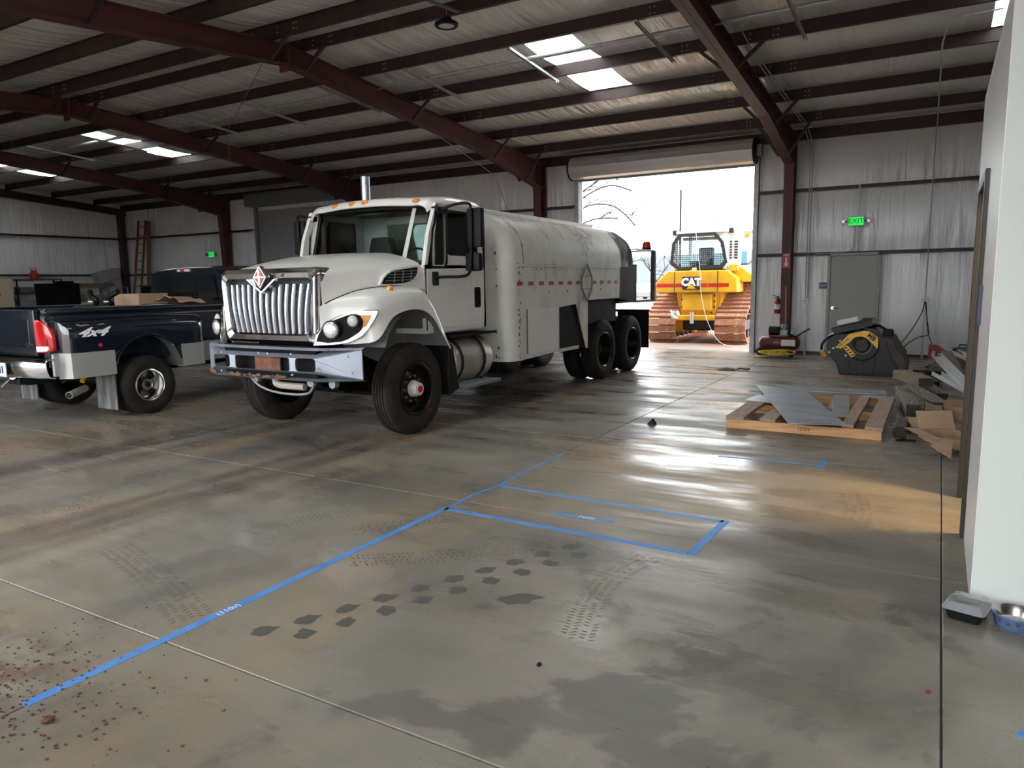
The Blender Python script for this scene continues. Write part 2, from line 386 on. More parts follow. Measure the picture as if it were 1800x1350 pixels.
# purlins (Z section), eave struts
def zsec(y, z, s=1):
    t = .005; d = .2; f = .065
    return [(y-s*f, z+d), (y-s*f, z+d-t), (y-s*t/2, z+d-t), (y-s*t/2, z+t), (y-s*t/2, z), (y+s*f, z), (y+s*f, z+t), (y+s*t/2, z+t), (y+s*t/2, z+d)]
for y in PURY:
    mb = MB().prx(zsec(y, roofz(y)-.205, 1 if y < YR else -1), XL+.02, XR-.02)
    mb.build('purlin', M_PUR, ceiling, smooth=0)
for y, sgn in ((YB, -1), (YF, 1)):
    mb = MB().box(XL+.02, XR-.02, min(y+sgn*.005, y+sgn*.10), max(y+sgn*.005, y+sgn*.10), 4.63, 4.86)
    mb.build('eave_strut', M_PUR, ceiling, smooth=0)
mb = MB()
for y in PURY:
    if y < 8: continue
    for fx in FRX:
        for dx in (-.75, -.68, -.28, .28, .62, .68):
            for dz in (.06, .14):
                z = roofz(y)-.205+dz
                mb.box(fx+dx-.008, fx+dx+.008, y-.018, y-.003, z-.008, z+.008)
mb.build('lap_bolts', M_GALV, ceiling, kind='stuff', smooth=0)

# ---- rigid frames
FL = ['nearest the open bay, beside the exit door', 'carrying the middle column left of the open bay', 'behind the exhaust stack of the white truck', 'farthest left, by the far wall', 'hidden past the office wall']
def frame(fx, lab):
    t = thing('steel_portal', lab, 'portal', (fx, YB-.2, 0), 'red primed rigid steel frames')
    w = .1
    def half(my):
        Y = (lambda y: y) if not my else (lambda y: 2*YR-y)
        # column: web, inner and outer flange
        mb = MB()
        mb.prx([(Y(17.24), 0), (Y(17.24), 4.66), (Y(16.88), 4.66), (Y(16.88), 4.10), (Y(17.03), 0)], fx-.006, fx+.006)
        mb.prx([(Y(17.225), 0), (Y(17.24), 0), (Y(17.24), 4.66), (Y(17.225), 4.66)], fx-w, fx+w)
        mb.prx([(Y(17.03), 0), (Y(17.045), 0), (Y(16.895), 4.10), (Y(16.88), 4.10)], fx-w, fx+w)
        mb.box(fx-.15, fx+.15, min(Y(16.98), Y(17.31)), max(Y(16.98), Y(17.31)), 0, .02)
        mb.build('column', M_RED, t, smooth=0)
        rb = MB(); top = lambda y: roofz(y)-.21
        pts = [(16.88, 4.10), (14.2, 4.60), (YR, 5.12)]
        rb.prx([(Y(a), b) for a, b in pts] + [(Y(YR), top(YR)), (Y(16.88), top(16.88))], fx-.006, fx+.006)
        for (a, b), (c, d) in zip(pts, pts[1:]):
            rb.prx([(Y(a), b), (Y(c), d), (Y(c), d+.014), (Y(a), b+.014)], fx-w, fx+w)
        rb.prx([(Y(17.3), top(17.3)-.014), (Y(YR), top(YR)-.014), (Y(YR), top(YR)), (Y(17.3), top(17.3))], fx-w, fx+w)
        rb.prx([(Y(16.88), 4.10), (Y(16.90), 4.10), (Y(16.90), 4.66), (Y(16.88), 4.66)], fx-w, fx+w)
        rb.prx([(Y(16.88), 4.09), (Y(17.30), 4.09), (Y(17.30), 4.105), (Y(16.88), 4.105)], fx-w, fx+w)
        rb.build('rafter', M_RED, t, smooth=0)
    half(False); half(True)
    MB().box(fx-.1, fx+.1, YR-.018, YR+.018, 5.02, 5.44).build('splice_plate', M_RED, t, smooth=0)
    for y in (16.2, 14.71, 11.73, 8.95, 8.23, 5.45, 2.47):
        yy = y if y > YR else 2*YR-y
        zb = 4.10+(16.88-yy)*(.5/2.68) if yy > 14.2 else 4.60+(14.2-yy)*(.52/5.61)
        if abs(yy-16.2) < .01: zb = 4.16
        for s in (-1, 1):
            MB().beam((fx+s*.09, y, zb+.02), (fx+s*.52, y+.02, roofz(y)-.15), .05, .05).build('flange_brace', M_PUR, t, smooth=0)
labs = {-2.95: 'dark red rigid steel frame whose column stands between the open bay and exit door', -9.1: 'dark red rigid steel frame whose column rises behind the tank, left of open bay',
        -15.25: 'dark red rigid steel frame whose rafter ends behind the chrome exhaust stack', -21.4: 'dark red rigid steel frame farthest left, column behind the pickup cab', 3.2: 'dark red rigid steel frame beyond the white office wall'}
for fx in FRX: frame(fx, labs[fx])

# ---- walls
ODX = (-8.05, -3.74); OZ = 4.19       # open bay in the back wall
CDX = (-20.02, -15.85)                # closed roller door
FOPEN = [(-14.2, -9.9), (-8.0, -3.8), (-1.0, 1.2)]
def sheet(axis, c, a0, a1, ztop, holes, sgn, girts):
    av = sorted(set([a0, a1] + [h[k] for h in holes for k in (0, 1)] + [a0+(a1-a0)*k/30 for k in range(31)]))
    gz = [0]+list(girts)+[4.62]; zv = []
    for p, q in zip(gz, gz[1:]): zv += [p+(q-p)*k/8 for k in range(8)]
    zv = sorted(set([round(z, 4) for z in zv] + [h[2] for h in holes] + [4.62]))
    def bulge(z):
        for p, q in zip(gz, gz[1:]):
            if p <= z <= q: t = (z-p)/(q-p); return .035*(4*t*(1-t))**.6
        return 0
    mb = MB(); nz = len(zv)+1
    for a in av:
        for z in zv+[ztop(a)]:
            d = c+sgn*bulge(z)
            mb.v.append(Vector((a, d, z)) if axis == 'y' else Vector((d, a, z)))
    for i in range(len(av)-1):
        for j in range(nz-1):
            ca = (av[i]+av[i+1])/2; cz = (zv+[9])[j]/2 + (zv+[zv[-1]+.1])[j+1]/2
            if any(h[0] < ca < h[1] and cz < h[2] for h in holes): continue
            mb.f.append((i*nz+j, (i+1)*nz+j, (i+1)*nz+j+1, i*nz+j+1))
    return mb
GZ = (2.19, 3.56)
wall_back = struct('wall_back', sheet('y', YB, XL, XR, lambda a: 4.9, [(ODX[0], ODX[1], OZ), (CDX[0], CDX[1], OZ)], -1, GZ), M_VWALL)
wall_front = struct('wall_front', sheet('y', YF, XL, XR, lambda a: 4.9, [(a, b, OZ) for a, b in FOPEN], 1, GZ), M_VWALL)
wall_left = struct('wall_left', sheet('x', XL, YF, YB, lambda a: roofz(a), [], 1, GZ), M_VWALL)
wall_right = struct('wall_right', sheet('x', XR, YF, YB, lambda a: roofz(a), [], -1, GZ), M_VWALL)
def girt(wall, axis, a0, a1, c, z, sgn):
    y0, y1 = sorted((c+sgn*.01, c+sgn*.2)); yi0, yi1 = sorted((c+sgn*.194, c+sgn*.2))
    mb = MB()
    if axis == 'y': mb.box(a0, a1, y0, y1, z+.03, z+.035); mb.box(a0, a1, yi0, yi1, z-.035, z+.035)
    else: mb.box(y0, y1, a0, a1, z+.03, z+.035); mb.box(yi0, yi1, a0, a1, z-.035, z+.035)
    mb.build('girt', M_PUR, wall, smooth=0)
for z in GZ:
    for a, b in ((XL, CDX[0]-.1), (CDX[1]+.1, ODX[0]-.1), (ODX[1]+.12, XR)): girt(wall_back, 'y', a, b, YB, z, -1)
    girt(wall_left, 'x', YF, YB, XL, z, 1); girt(wall_right, 'x', YF, YB, XR, z, -1)
    for a, b in ((XL, -14.3), (2.4, XR)): girt(wall_front, 'y', a, b, YF, z, 1)
for wl, c, sg in ((wall_left, XL, 1), (wall_right, XR, -1)):
    mb = MB(); x0, x1 = sorted((c+sg*.02, c+sg*.22))
    for yy in ((YR, YB), (YF, YR)):
        a, b = yy; mb.prx([(a, roofz(a)-.45), (b, roofz(b)-.45), (b, roofz(b)-.21), (a, roofz(a)-.21)], x0, x1)
    mb.build('rake_beam', M_PUR, wl, smooth=0)
    for y in (YB-.2, 12.0, 5.4, .2):
        xa, xb = sorted((c+sg*.02, c+sg*.24)); MB().box(xa, xb, y-.1, y+.1, 0, roofz(y)-.4).build('end_column', M_PUR, wl, smooth=0)
for wl, segs in ((wall_back, ((XL, CDX[0]), (CDX[1], ODX[0]-.05), (ODX[1]+.05, XR))), (wall_front, ((XL, -14.2), (-9.9, -8), (-3.8, -1.0), (1.2, XR)))):
    for a, b in segs:
        y = YB if wl is wall_back else YF; s = -1 if wl is wall_back else 1
        y0, y1 = sorted((y, y+s*.075)); MB().box(a, b, y0, y1, 0, .055).build('base_angle', M_PUR, wl, smooth=0)
MB().box(XL, XL+.075, YF, YB, 0, .055).build('base_angle', M_PUR, wall_left, smooth=0)
# outer cladding keeps daylight out behind the insulation
M_CLAD = mat('painted_wall_cladding', (.62, .60, .55), .5)
for a, b, z0 in ((XL, ODX[0]-.02, 0), (ODX[1]+.02, XR, 0), (ODX[0]-.02, ODX[1]+.02, OZ)):
    MB().box(a, b, YB+.01, YB+.05, z0, 4.9).build('cladding', M_CLAD, wall_back, smooth=0)

# ---- office block at the right, with its open doorway
M_OFF = mat('white_painted_board', (.58, .61, .575), .55, bump=.06, bsc=200)
M_OFFS = mat('glossy_white_liner_panel', (.66, .66, .65), .3, bump=.25, bsc=2., bst=(8, 8, .4), bdist=.02)
M_BROWN = mat('dark_bronze_frame', (.022, .017, .014), .42)
OX, OY0, OY1, OZT = .22, 4.26, 7.12, 3.02
DY0, DY1, DZ = 5.42, 6.36, 2.26
mb = MB(); mb.prx([(OY0, 0), (DY0, 0), (DY0, OZT), (OY0, OZT)], OX, OX+.12)
mb.box(OX, OX+.12, DY1, OY1, 0, OZT); mb.box(OX, OX+.12, DY0, DY1, DZ, OZT)
wall_office = struct('wall_office', mb, M_OFFS, smooth=0)
mb = MB().box(OX+.004, 5.2, OY0-.012, OY0+.1, 0, OZT); struct('wall_office_end', mb, M_OFF, smooth=0)
mb = MB().box(OX+.12, 5.2, OY1-.1, OY1, 0, OZT).box(5.1, 5.2, OY0, OY1, 0, OZT); struct('wall_office_back', mb, M_OFF, smooth=0)
struct('ceiling_office', MB().box(OX, 5.2, OY0, OY1, OZT, OZT+.05), M_OFF, smooth=0)
mb = MB()
for y0, y1 in ((DY0-.06, DY0+.02), (DY1-.02, DY1+.06)): mb.box(OX-.025, OX+.14, y0, y1, 0, DZ+.06)
mb.box(OX-.025, OX+.14, DY0, DY1, DZ, DZ+.06)
tr = struct('trim_1', mb, M_BROWN, smooth=0, bevel=.004); tag(tr, 'dark bronze metal frame of the office doorway')
ld = bpy.data.lights.new('office_lamp_light', 'AREA'); ld.energy = 40; ld.color = (1, .72, .42); ld.size = .5
lt = thing('office_ceiling_lamp', 'warm round ceiling lamp inside the office behind the bronze door frame', 'lamp', (1.4, 5.9, OZT))
MB().cyl((1.4, 5.9, OZT), (1.4, 5.9, OZT-.05), .18, .2).build('shade', mat('lamp_shade', (.8, .7, .55), .5, emit=(1, .75, .45), es=2), lt)
lo_ = bpy.data.objects.new('bulb', ld); COL.objects.link(lo_); lo_.parent = lt; lo_.location = (0, 0, -.06)
# navy room sign on the office wall
s_ = thing('room_sign', 'narrow navy room sign on the office wall beside the doorway', 'sign', (OX-.012, 5.28, 1.5))
MB().box(OX-.012, OX, 5.21, 5.35, 1.38, 1.62).build('panel', mat('navy_sign', (.02, .045, .11), .4), s_, smooth=0)

# ---- open roller door in the back wall
M_SLAT = mat('roller_door_steel', (.60, .60, .59), .32, .4)
rd = thing('roller_door', 'rolled up grey steel roller door coiled over the open bay', 'roller door', (-5.9, YB-.33, OZ))
n = 36; prof = []
mb = MB(); mb.v = []; G = []
for k in range(n):
    a = 2*pi*k/n; r = .265+(.008 if k % 3 == 0 else 0); G.append([Vector((x, YB-.33+r*cos(a), 4.47+r*sin(a))) for x in (ODX[0]-.08, ODX[1]+.04)])
mb.grid(G, closed_u=True); mb.build('coil', M_SLAT, rd, smooth=20)
for x, s in ((ODX[0]-.08, -1), (ODX[1]+.04, 1)):
    MB().cyl((x, YB-.33, 4.47), (x+s*.03, YB-.33, 4.47), .29, n=32).build('end_plate', M_DARK, rd, smooth=30)
MB().box(ODX[0]-.02, ODX[1]+.02, YB-.12, YB-.07, OZ-.02, OZ+.09).build('bottom_bar', M_GALVD, rd, smooth=0)
MB().box(ODX[0]-.02, ODX[1]+.02, YB-.09, YB-.06, OZ+.05, OZ+.3).build('curtain', M_SLAT, rd, smooth=0)
for x, s in ((ODX[0], -1), (ODX[1], 1)):
    mb = MB(); a, b = sorted((x, x+s*.11)); mb.box(a, b, YB-.13, YB-.11, 0, OZ+.15); mb.box(a, b, YB-.05, YB+.03, 0, OZ+.15)
    a, b = sorted((x+s*.10, x+s*.11)); mb.box(a, b, YB-.13, YB+.03, 0, OZ+.15)
    mb.build('guide_rail', M_GALV, rd, smooth=0)
    mb = MB(); a, b = sorted((x-s*.02, x)); mb.box(a, b, YB+.0, YB+.06, 0, OZ)
    mb.build('jamb', M_CLAD, rd, smooth=0)
mb = MB()
for k in range(110):
    z = .4+k*.0385; mb.tube([(ODX[1]+.16+.012*cos(a)*(k % 2), YB-.18+.012*cos(a)*(1-k % 2), z+.022*sin(a)) for a in [i*pi/3 for i in range(6)]], .004, 4, closed=True)
mb.build('hoist_chain', M_GALV, rd)
MB().box(ODX[1]+.08, ODX[1]+.2, YB-.36, YB-.24, 4.35, 4.6).build('hoist_bracket', M_GALVD, rd, smooth=0, bevel=.01)
# closed roller door at the left
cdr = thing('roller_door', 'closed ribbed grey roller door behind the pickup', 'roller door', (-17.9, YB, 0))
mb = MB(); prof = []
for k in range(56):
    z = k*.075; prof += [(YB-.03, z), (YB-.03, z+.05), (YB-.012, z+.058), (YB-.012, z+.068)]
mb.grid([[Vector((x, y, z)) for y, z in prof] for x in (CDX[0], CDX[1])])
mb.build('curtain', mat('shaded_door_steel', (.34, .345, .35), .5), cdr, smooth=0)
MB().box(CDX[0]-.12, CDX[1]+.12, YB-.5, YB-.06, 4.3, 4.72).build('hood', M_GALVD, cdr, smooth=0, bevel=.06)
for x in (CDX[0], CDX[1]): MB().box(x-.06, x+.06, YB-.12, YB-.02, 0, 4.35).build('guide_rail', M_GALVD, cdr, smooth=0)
# ---- ground outside
M_GRAV = mat('gravel_yard', (.24, .20, .17), .9, col2=(.19, .155, .13), sc=1.2, world=True, spots=[((.25, .14, .09), .6, .52, .62)])
gr = struct('floor_yard', MB().box(-150, 150, YB+.05, 260, -.3, -.02).box(-150, 150, -120, YF-.02, -.3, -.02), M_GRAV, smooth=0)
# ================================================================== fixtures on the back wall
M_GREYD = mat('grey_door_paint', (.33, .33, .305), .45, bump=.05, bsc=120)
door = thing('door_1', None, None, (-1.615, YB-.2, 0)); door['kind'] = 'structure'; door['label'] = 'plain grey steel exit door in the back wall'
dx0, dx1 = -2.12, -1.105; Yd = YB-.24
mb = MB()
for a, b in ((dx0, dx0+.055), (dx1-.055, dx1)): mb.box(a, b, Yd, YB-.02, 0, 2.19)
mb.box(dx0, dx1, Yd, YB-.02, 2.135, 2.19); mb.build('door_frame', M_GREYD, door, smooth=0, bevel=.004)
leaf = MB().box(dx0+.058, dx1-.058, Yd+.03, Yd+.075, .01, 2.13).build('door_leaf', M_GREYD, door, smooth=0, bevel=.003)
mb = MB().cyl((dx0+.13, Yd+.03, 1.03), (dx0+.13, Yd-.02, 1.03), .034).cyl((dx0+.13, Yd-.02, 1.03), (dx0+.13, Yd-.05, 1.03), .012).tube([(dx0+.13, Yd-.05, 1.03), (dx0+.2, Yd-.055, 1.03), (dx0+.26, Yd-.05, 1.02)], .011, 8)
mb.build('door_handle', M_CHR, leaf)

M_GREEN = mat('lit_green_sign', (.01, .25, .03), .4, emit=(.01, .95, .10), es=.20)
M_SGREY = mat('sign_housing', (.62, .62, .60), .5)
def exit_sign(x, y, z, lab):
    t = thing('exit_sign', lab, 'sign', (x, y, z), 'green lit exit signs')
    MB().box(x-.16, x+.16, y-.05, y, z-.1, z+.1).build('housing', M_SGREY, t, smooth=0, bevel=.01)
    MB().box(x-.145, x+.145, y-.056, y-.05, z-.085, z+.085).build('face', M_GREEN, t, smooth=0)
    lettering('lettering', 'EXIT', mat('dark_green_letters', (.005, .05, .01), .5), .145, (x, y-.057, z), (pi/2, 0, 0), t)
    for s in (-1, 1):
        hd = MB().cyl((x+s*.24, y-.03, z), (x+s*.24, y-.09, z), .035, .042, n=16).cyl((x+s*.16, y-.03, z), (x+s*.24, y-.03, z), .012, n=8).build('lamp_head', M_DARK, t)
        MB().cyl((x+s*.24, y-.088, z), (x+s*.24, y-.094, z), .033, n=16).build('lens', M_LENS, hd)
exit_sign(-1.61, YB-.22, 2.84, 'green lit EXIT sign with lamp heads above the grey door')
exit_sign(-22.2, YB-.22, 2.82, 'small green lit EXIT sign on the far left wall behind the pickup')

M_NAVY = mat('navy_plastic', (.02, .05, .13), .4)
t = thing('wall_sign', 'small navy wall sign reading EXIT left of the grey door', 'sign', (-2.205, YB-.1, 1.51))
MB().box(-2.305, -2.115, YB-.11, YB-.1, 1.435, 1.585).build('border', M_SGREY, t, smooth=0)
MB().box(-2.295, -2.125, YB-.115, YB-.109, 1.445, 1.575).build('panel', M_NAVY, t, smooth=0)
lettering('lettering', 'EXIT', M_WTXT, .07, (-2.21, YB-.116, 1.51), (pi/2, 0, 0), t)

def strut(x, z0, z1, y, lab):
    """slotted galvanised channel with real slots"""
    t = thing('slotted_channel', lab, 'channel', (x, y, z0)); w = .021
    holes = []; z = z0+.03
    while z < z1-.05: holes.append(rrect(x-.008, x+.008, z, z+.03, .007, 2)); z += .05
    mb = MB().plate([(x-w, z0), (x+w, z0), (x+w, z1), (x-w, z1)], holes, lambda a, b: (a, y-.02, b), (0, .003, 0))
    for s in (-1, 1):
        a, b = sorted((x+s*w, x+s*(w-.003))); mb.box(a, b, y-.02, y+.02, z0, z1)
    mb.build('channel', M_GALV, t, smooth=0); return t
def outlet(x, z, y, lab):
    t = thing('outlet_box', lab, 'outlet', (x, y, z))
    MB().prism([(x+.065*cos(a), z+.065*sin(a)) for a in [pi/8+k*pi/4 for k in range(8)]], lambda a, b: (a, y, b), lambda a, b: (a, y-.05, b)).build('box', M_GALV, t, smooth=0)
    f = MB().cyl((x, y-.05, z), (x, y-.056, z), .05, n=20).build('cover', mat('outlet_cover', (.7, .7, .68), .4), t)
    MB().box(x-.017, x-.006, y-.06, y-.055, z-.02, z+.02).box(x+.006, x+.017, y-.06, y-.055, z-.02, z+.02).build('slots', M_DARK, f, smooth=0)
strut(-2.53, 0, 1.14, YB-.19, 'slotted steel channel under the outlet left of the grey door')
strut(-.26, 0, 1.14, YB-.19, 'slotted steel channel under the outlet right of the grey door')
strut(-1.575, 2.22, 3.6, YB-.19, 'slotted steel channel carrying the green exit sign')
outlet(-2.53, 1.18, YB-.19, 'round-cover outlet box on the channel left of the grey door')
outlet(-.26, 1.2, YB-.19, 'round-cover outlet box with cords plugged in right of the grey door')
def conduit(pts, lab, r=.014, name='conduit'):
    o = solo(name, MB().tube(pts, r*.8, 8), M_GALV, lab, 'conduit', pts[0]); return o
conduit([(-2.555, YB-.21, 1.22), (-2.56, YB-.21, 3.6), (-2.56, YB-.19, 4.3), (-2.57, YB-.22, 4.45), (-2.58, YB-.36, 4.52)] + [(-2.58-.05*k, y, roofz(y)-.235) for k, y in enumerate((16.2, 14.71, 13.22, 11.73))], 'thin twin conduit rising beside the column right of the open bay')
conduit([(-2.51, YB-.21, 1.22), (-2.51, YB-.21, 3.6), (-2.51, YB-.19, 4.3), (-2.52, YB-.22, 4.45), (-2.52, YB-.36, 4.52)] + [(-2.52-.05*k, y, roofz(y)-.235) for k, y in enumerate((16.2, 14.71, 13.22, 11.73))] + [(-2.65, 11.0, 5.19), (-2.5, 10.85, 5.22), (-2.2, 10.8, 5.24)], 'thin conduit bending to the ceiling run right of the open bay')
conduit([(-2.49, YB-.22, 1.24), (-2.48, YB-.22, 2.08), (-2.44, YB-.22, 2.15), (-2.35, YB-.22, 2.19), (-1.8, YB-.25, 2.215), (-1.68, YB-.25, 2.23), (-1.62, YB-.25, 2.32), (-1.62, YB-.23, 2.73)], 'bent conduit running over the grey door to the exit sign', .011)
conduit([(-.26, YB-.21, 1.26), (-.25, YB-.21, 4.4), (-.24, YB-.5, 4.5), (-.22, 15.9, 4.55), (-.17, 12.2, 4.85), (-.12, 11.85, 4.98), (.05, 11.8, 5.06), (.5, 11.8, 5.08)], 'tall conduit standing at the right of the back wall')
# fire extinguisher + arrow sign + handle leaning on column
M_FRED = mat('extinguisher_red', (.42, .012, .016), .3, coat=.5)
t = thing('fire_extinguisher', 'red fire extinguisher hung on the column right of the open bay', 'extinguisher', (-3.13, 17.12, .9))
MB().lathe([(0, 0), (0, .06), (.03, .072), (.25, .072), (.31, .05), (.33, .022), (.35, .022)], (-3.13, 17.12, .90), 'z', 20).build('cylinder', M_FRED, t)
MB().lathe([(.10, .0735), (.21, .0735)], (-3.13, 17.12, .90), 'z', 20).build('paper_label', M_WTXT, t)
MB().beam((-3.13, 17.12, 1.27), (-3.22, 17.08, 1.31), .02, .012).beam((-3.13, 17.12, 1.25), (-3.22, 17.08, 1.25), .02, .012).cyl((-3.13, 17.12, 1.24), (-3.13, 17.12, 1.285), .02, n=10).build('lever', M_DARK, t, smooth=0)
MB().tube([(-3.13, 17.1, 1.25), (-3.08, 17.04, 1.22), (-3.05, 17.03, 1.1), (-3.06, 17.04, .98)], .01, 6).build('hose', M_DARK, t)
t = thing('fire_arrow_sign', 'red fire extinguisher sign with white down arrow on the column', 'sign', (-2.95, 16.93, 2.06))
yy = 16.94
MB().box(-3.035, -2.865, yy-.008, yy+.01, 1.9, 2.22).build('panel', mat('sign_red', (.40, .012, .02), .4), t, smooth=0)
MB().prism([(-2.97, 2.13), (-2.97, 2.0), (-3.005, 2.0), (-2.95, 1.92), (-2.895, 2.0), (-2.93, 2.0), (-2.93, 2.13)], lambda a, b: (a, yy-.008, b), lambda a, b: (a, yy-.011, b)).build('arrow', M_WTXT, t, smooth=0)
lettering('lettering', 'FIRE', M_WTXT, .06, (-2.95, yy-.009, 2.175), (pi/2, 0, 0), t)
solo('wooden_pole', MB().cyl((-2.86, 16.72, 0.02), (-2.93, 16.93, 1.5), .016, n=10), M_WOODW, 'long thin wooden pole leaning on the column behind the compressor', 'pole', (-2.86, 16.72, 0))

# ---- ceiling run: struts with a long pipe, high bay lamp
n_ = 0
for i, x in enumerate([-1.9, -3.87, -5.93, -7.97, -9.9, -12.0, -13.98, -15.95, -17.6, -19.9, -21.9, -23.9]):
    where = ['right of the nearest rafter', 'first left of the nearest rafter', 'under the bright skylight edge', 'nearest the right side of the second rafter', 'just left of the second rafter', 'second left of the second rafter', 'third left of the second rafter', 'hidden by the third rafter', 'under the far left skylight', 'left of the far left skylight', 'by the fourth rafter', 'by the end wall'][i]
    z0, z1 = roofz(10.2)-.235, roofz(11.78)-.235
    mb = MB().beam((x, 10.15, z0+.006), (x, 11.83, z1+.006), .042, .003)
    for s in (-1, 1): mb.beam((x+s*.02, 10.15, z0-.012), (x+s*.02, 11.83, z1-.012), .003, .04)
    solo('hanging_channel', mb, M_GALV, 'galvanised channel hung across two purlins, ' + where, 'channel', (x, 10.15, z0), 'galvanised channels under the purlins', smooth=0)
solo('ceiling_pipe', MB().cyl((-20.5, 10.8, roofz(10.8)-.20), (5, 10.8, roofz(10.8)-.20), .035, n=12), M_GALV, 'long galvanised pipe running under the roof past the skylights', 'pipe', (-20.5, 10.8, roofz(10.8)-.2))
lx, ly, lz = -6.1, 8.75, 5.24
t = thing('high_bay_lamp', 'black ring-shaped high bay lamp hanging under the ridge', 'lamp', (lx, ly, lz))
MB().lathe([(.0, .16), (-.03, .165), (-.045, .15), (-.04, .11), (.02, .10), (.06, .075), (.085, .05), (.09, 0)], (lx, ly, lz), 'z', 32).build('housing', M_DARK, t)
MB().lathe([(-.035, .115), (-.04, 0)], (lx, ly, lz), 'z', 32).build('lens', mat('frosted_lens', (.62, .62, .60), .3), t)
MB().tube([(lx, ly, lz+.09), (lx+.012, ly, lz+.12), (lx, ly, lz+.17)], .005, 6).build('hook', M_GALV, t)
solo('hanging_channel', MB().beam((lx-.05, 8.1, 5.41), (lx+.12, 8.95, 5.41), .042, .03), M_GALVD, 'dark channel at the ridge that carries the high bay lamp', 'channel', (lx, 8.1, 5.4), smooth=0)
for pts, lab in (([(-9.15, 8.35, 5.3), (-13.5, 11.0, 5.0), (-15.2, 12.4, 4.7)], 'thin steel bracing rod crossing the left bays'), ([(-9.2, 12.3, 4.85), (-9.3, 15.2, 4.2), (-9.9, 17.1, 3.1)], 'thin bracing rod dropping from the second rafter to the back wall')):
    solo('brace_rod', MB().tube(pts, .008, 6), M_GALVD, lab, 'rod', pts[0])

# ================================================================== things on the floor, right
# ---- plywood sheet and crusher bucket
M_PLY = mat('stained_plywood', (.24, .17, .13), .75, col2=(.17, .115, .09), sc=3, st=(2, 8, 1))
solo('plywood_sheet', MB().box(-1.68, -.48, 13.1, 15.5, .0, .03), M_PLY, 'brown stained plywood sheet under the crusher bucket', 'plywood', (-1.07, 14.2, 0), smooth=0)
M_CRB = mat('crusher_black_paint', (.006, .0065, .008), .33, col2=(.010, .010, .012), sc=3, spec=.3)
M_CRY = mat('crusher_yellow', (.85, .46, .01), .35)
cr = thing('crusher_bucket', 'black jaw crusher bucket with yellow band and flywheel cover on plywood', 'crusher bucket', (-1.07, 14.1, .03))
cy = 13.5                                 # near side plate; bucket runs back to y=14.9
side = [(-1.42, .03), (-1.473, .208), (-1.60, .378), (-1.636, .529), (-1.611, .639), (-1.515, .728), (-1.289, .743), (-1.04, .84), (-.92, .83), (-.80, .743), (-.74, .66), (-.72, .40), (-.74, .03)]
MB().pry(side, cy, 14.85).build('body', M_CRB, cr, smooth=25, bevel=.012)
MB().pry([(-.86, .70), (-.73, .68), (-.706, .536), (-.632, .349), (-.541, .206), (-.533, .03), (-.90, .03)], cy-.03, cy).build('mouth_side', M_CRB, cr, smooth=0, bevel=.006)
MB().pry([(-.73, .68), (-.706, .536), (-.632, .349), (-.541, .206), (-.533, .03), (-.424, .03), (-.401, .17), (-.441, .24), (-.466, .356), (-.555, .478), (-.647, .642)], cy-.02, 14.85).build('bucket_shell', mat('worn_bucket_lip', (.05, .032, .026), .6, col2=(.022, .017, .016), sc=5), cr, smooth=30)
MB().pry([(-1.588, .80), (-1.52, .715), (-1.02, .834), (-.893, .90), (-1.02, .965), (-1.18, .916), (-1.40, .87), (-1.56, .83)], cy+.03, 14.7).build('top_cover', M_CRB, cr, smooth=0, bevel=.01)
ang = [radians(a) for a in range(0, 360, 10)]
MB().lathe([(0, .262), (-.03, .262), (-.045, .245), (-.045, 0)], (-1.086, cy, .546), 'y', 40).build('flywheel_cover', M_CRB, cr)
MB().lathe([(-.045, .165), (-.055, .16), (-.05, .125), (-.085, .118), (-.10, .10), (-.10, 0)], (-1.086, cy, .546), 'y', 40).build('hub_cover', M_CRB, cr)
MB().pry([(-1.495, .495), (-1.288, .733), (-1.04, .791), (-.982, .782), (-.855, .689), (-.842, .574), (-.85, .494), (-.895, .541), (-1.005, .654), (-1.055, .682), (-1.102, .694), (-1.16, .688), (-1.208, .67), (-1.291, .582), (-1.405, .482)], cy-.056, cy-.046).build('yellow_band', M_CRY, cr, smooth=0)
MB().pry([(-1.376, .505), (-1.309, .539), (-1.175, .387), (-1.231, .332)], cy-.056, cy-.046).build('warning_decal', M_CRY, cr, smooth=0)
for k in range(4):
    MB().pry([(-1.355+.036*k, .498-.038*k), (-1.315+.036*k, .518-.038*k), (-1.298+.036*k, .50-.038*k), (-1.338+.036*k, .478-.038*k)], cy-.058, cy-.056).build('decal_pictogram', M_BTXT, cr, smooth=0)
lettering('lettering', 'MB', M_BTXT, .105, (-.945, cy-.058, .685), (pi/2, radians(38), 0), cr, bold=.004)
lettering('lettering', 'MB-L140', M_BTXT, .058, (-1.365, cy-.058, .585), (pi/2, radians(-43), 0), cr)
for x in (-1.30, -1.19, -1.09): MB().box(x, x+.03, cy-.015, cy, .03, .30).build('rib', M_CRB, cr, smooth=0)
for x, z in ((-1.43, .61), (-1.53, .48), (-1.59, .41), (-1.33, .36), (-.83, .63)): MB().cyl((x, cy, z), (x, cy-.015, z), .016, n=10).build('bolt', M_GALV, cr)
MB().tube(curve([(-1.53, cy-.02, .72), (-1.62, cy-.05, .66), (-1.70, cy-.06, .56), (-1.715, cy-.05, .45)], 14), .022, 8).build('hydraulic_hose', M_DARK, cr)
MB().cyl((-1.62, cy-.03, .68), (-1.53, cy-.02, .735), .022, n=10).build('hose_fitting', M_GALV, cr)
MB().cyl((-1.71, cy+.05, .42), (-1.66, cy+.05, .33), .05, n=14).build('hose_cap', mat('dull_yellow_cap', (.40, .26, .02), .5), cr)
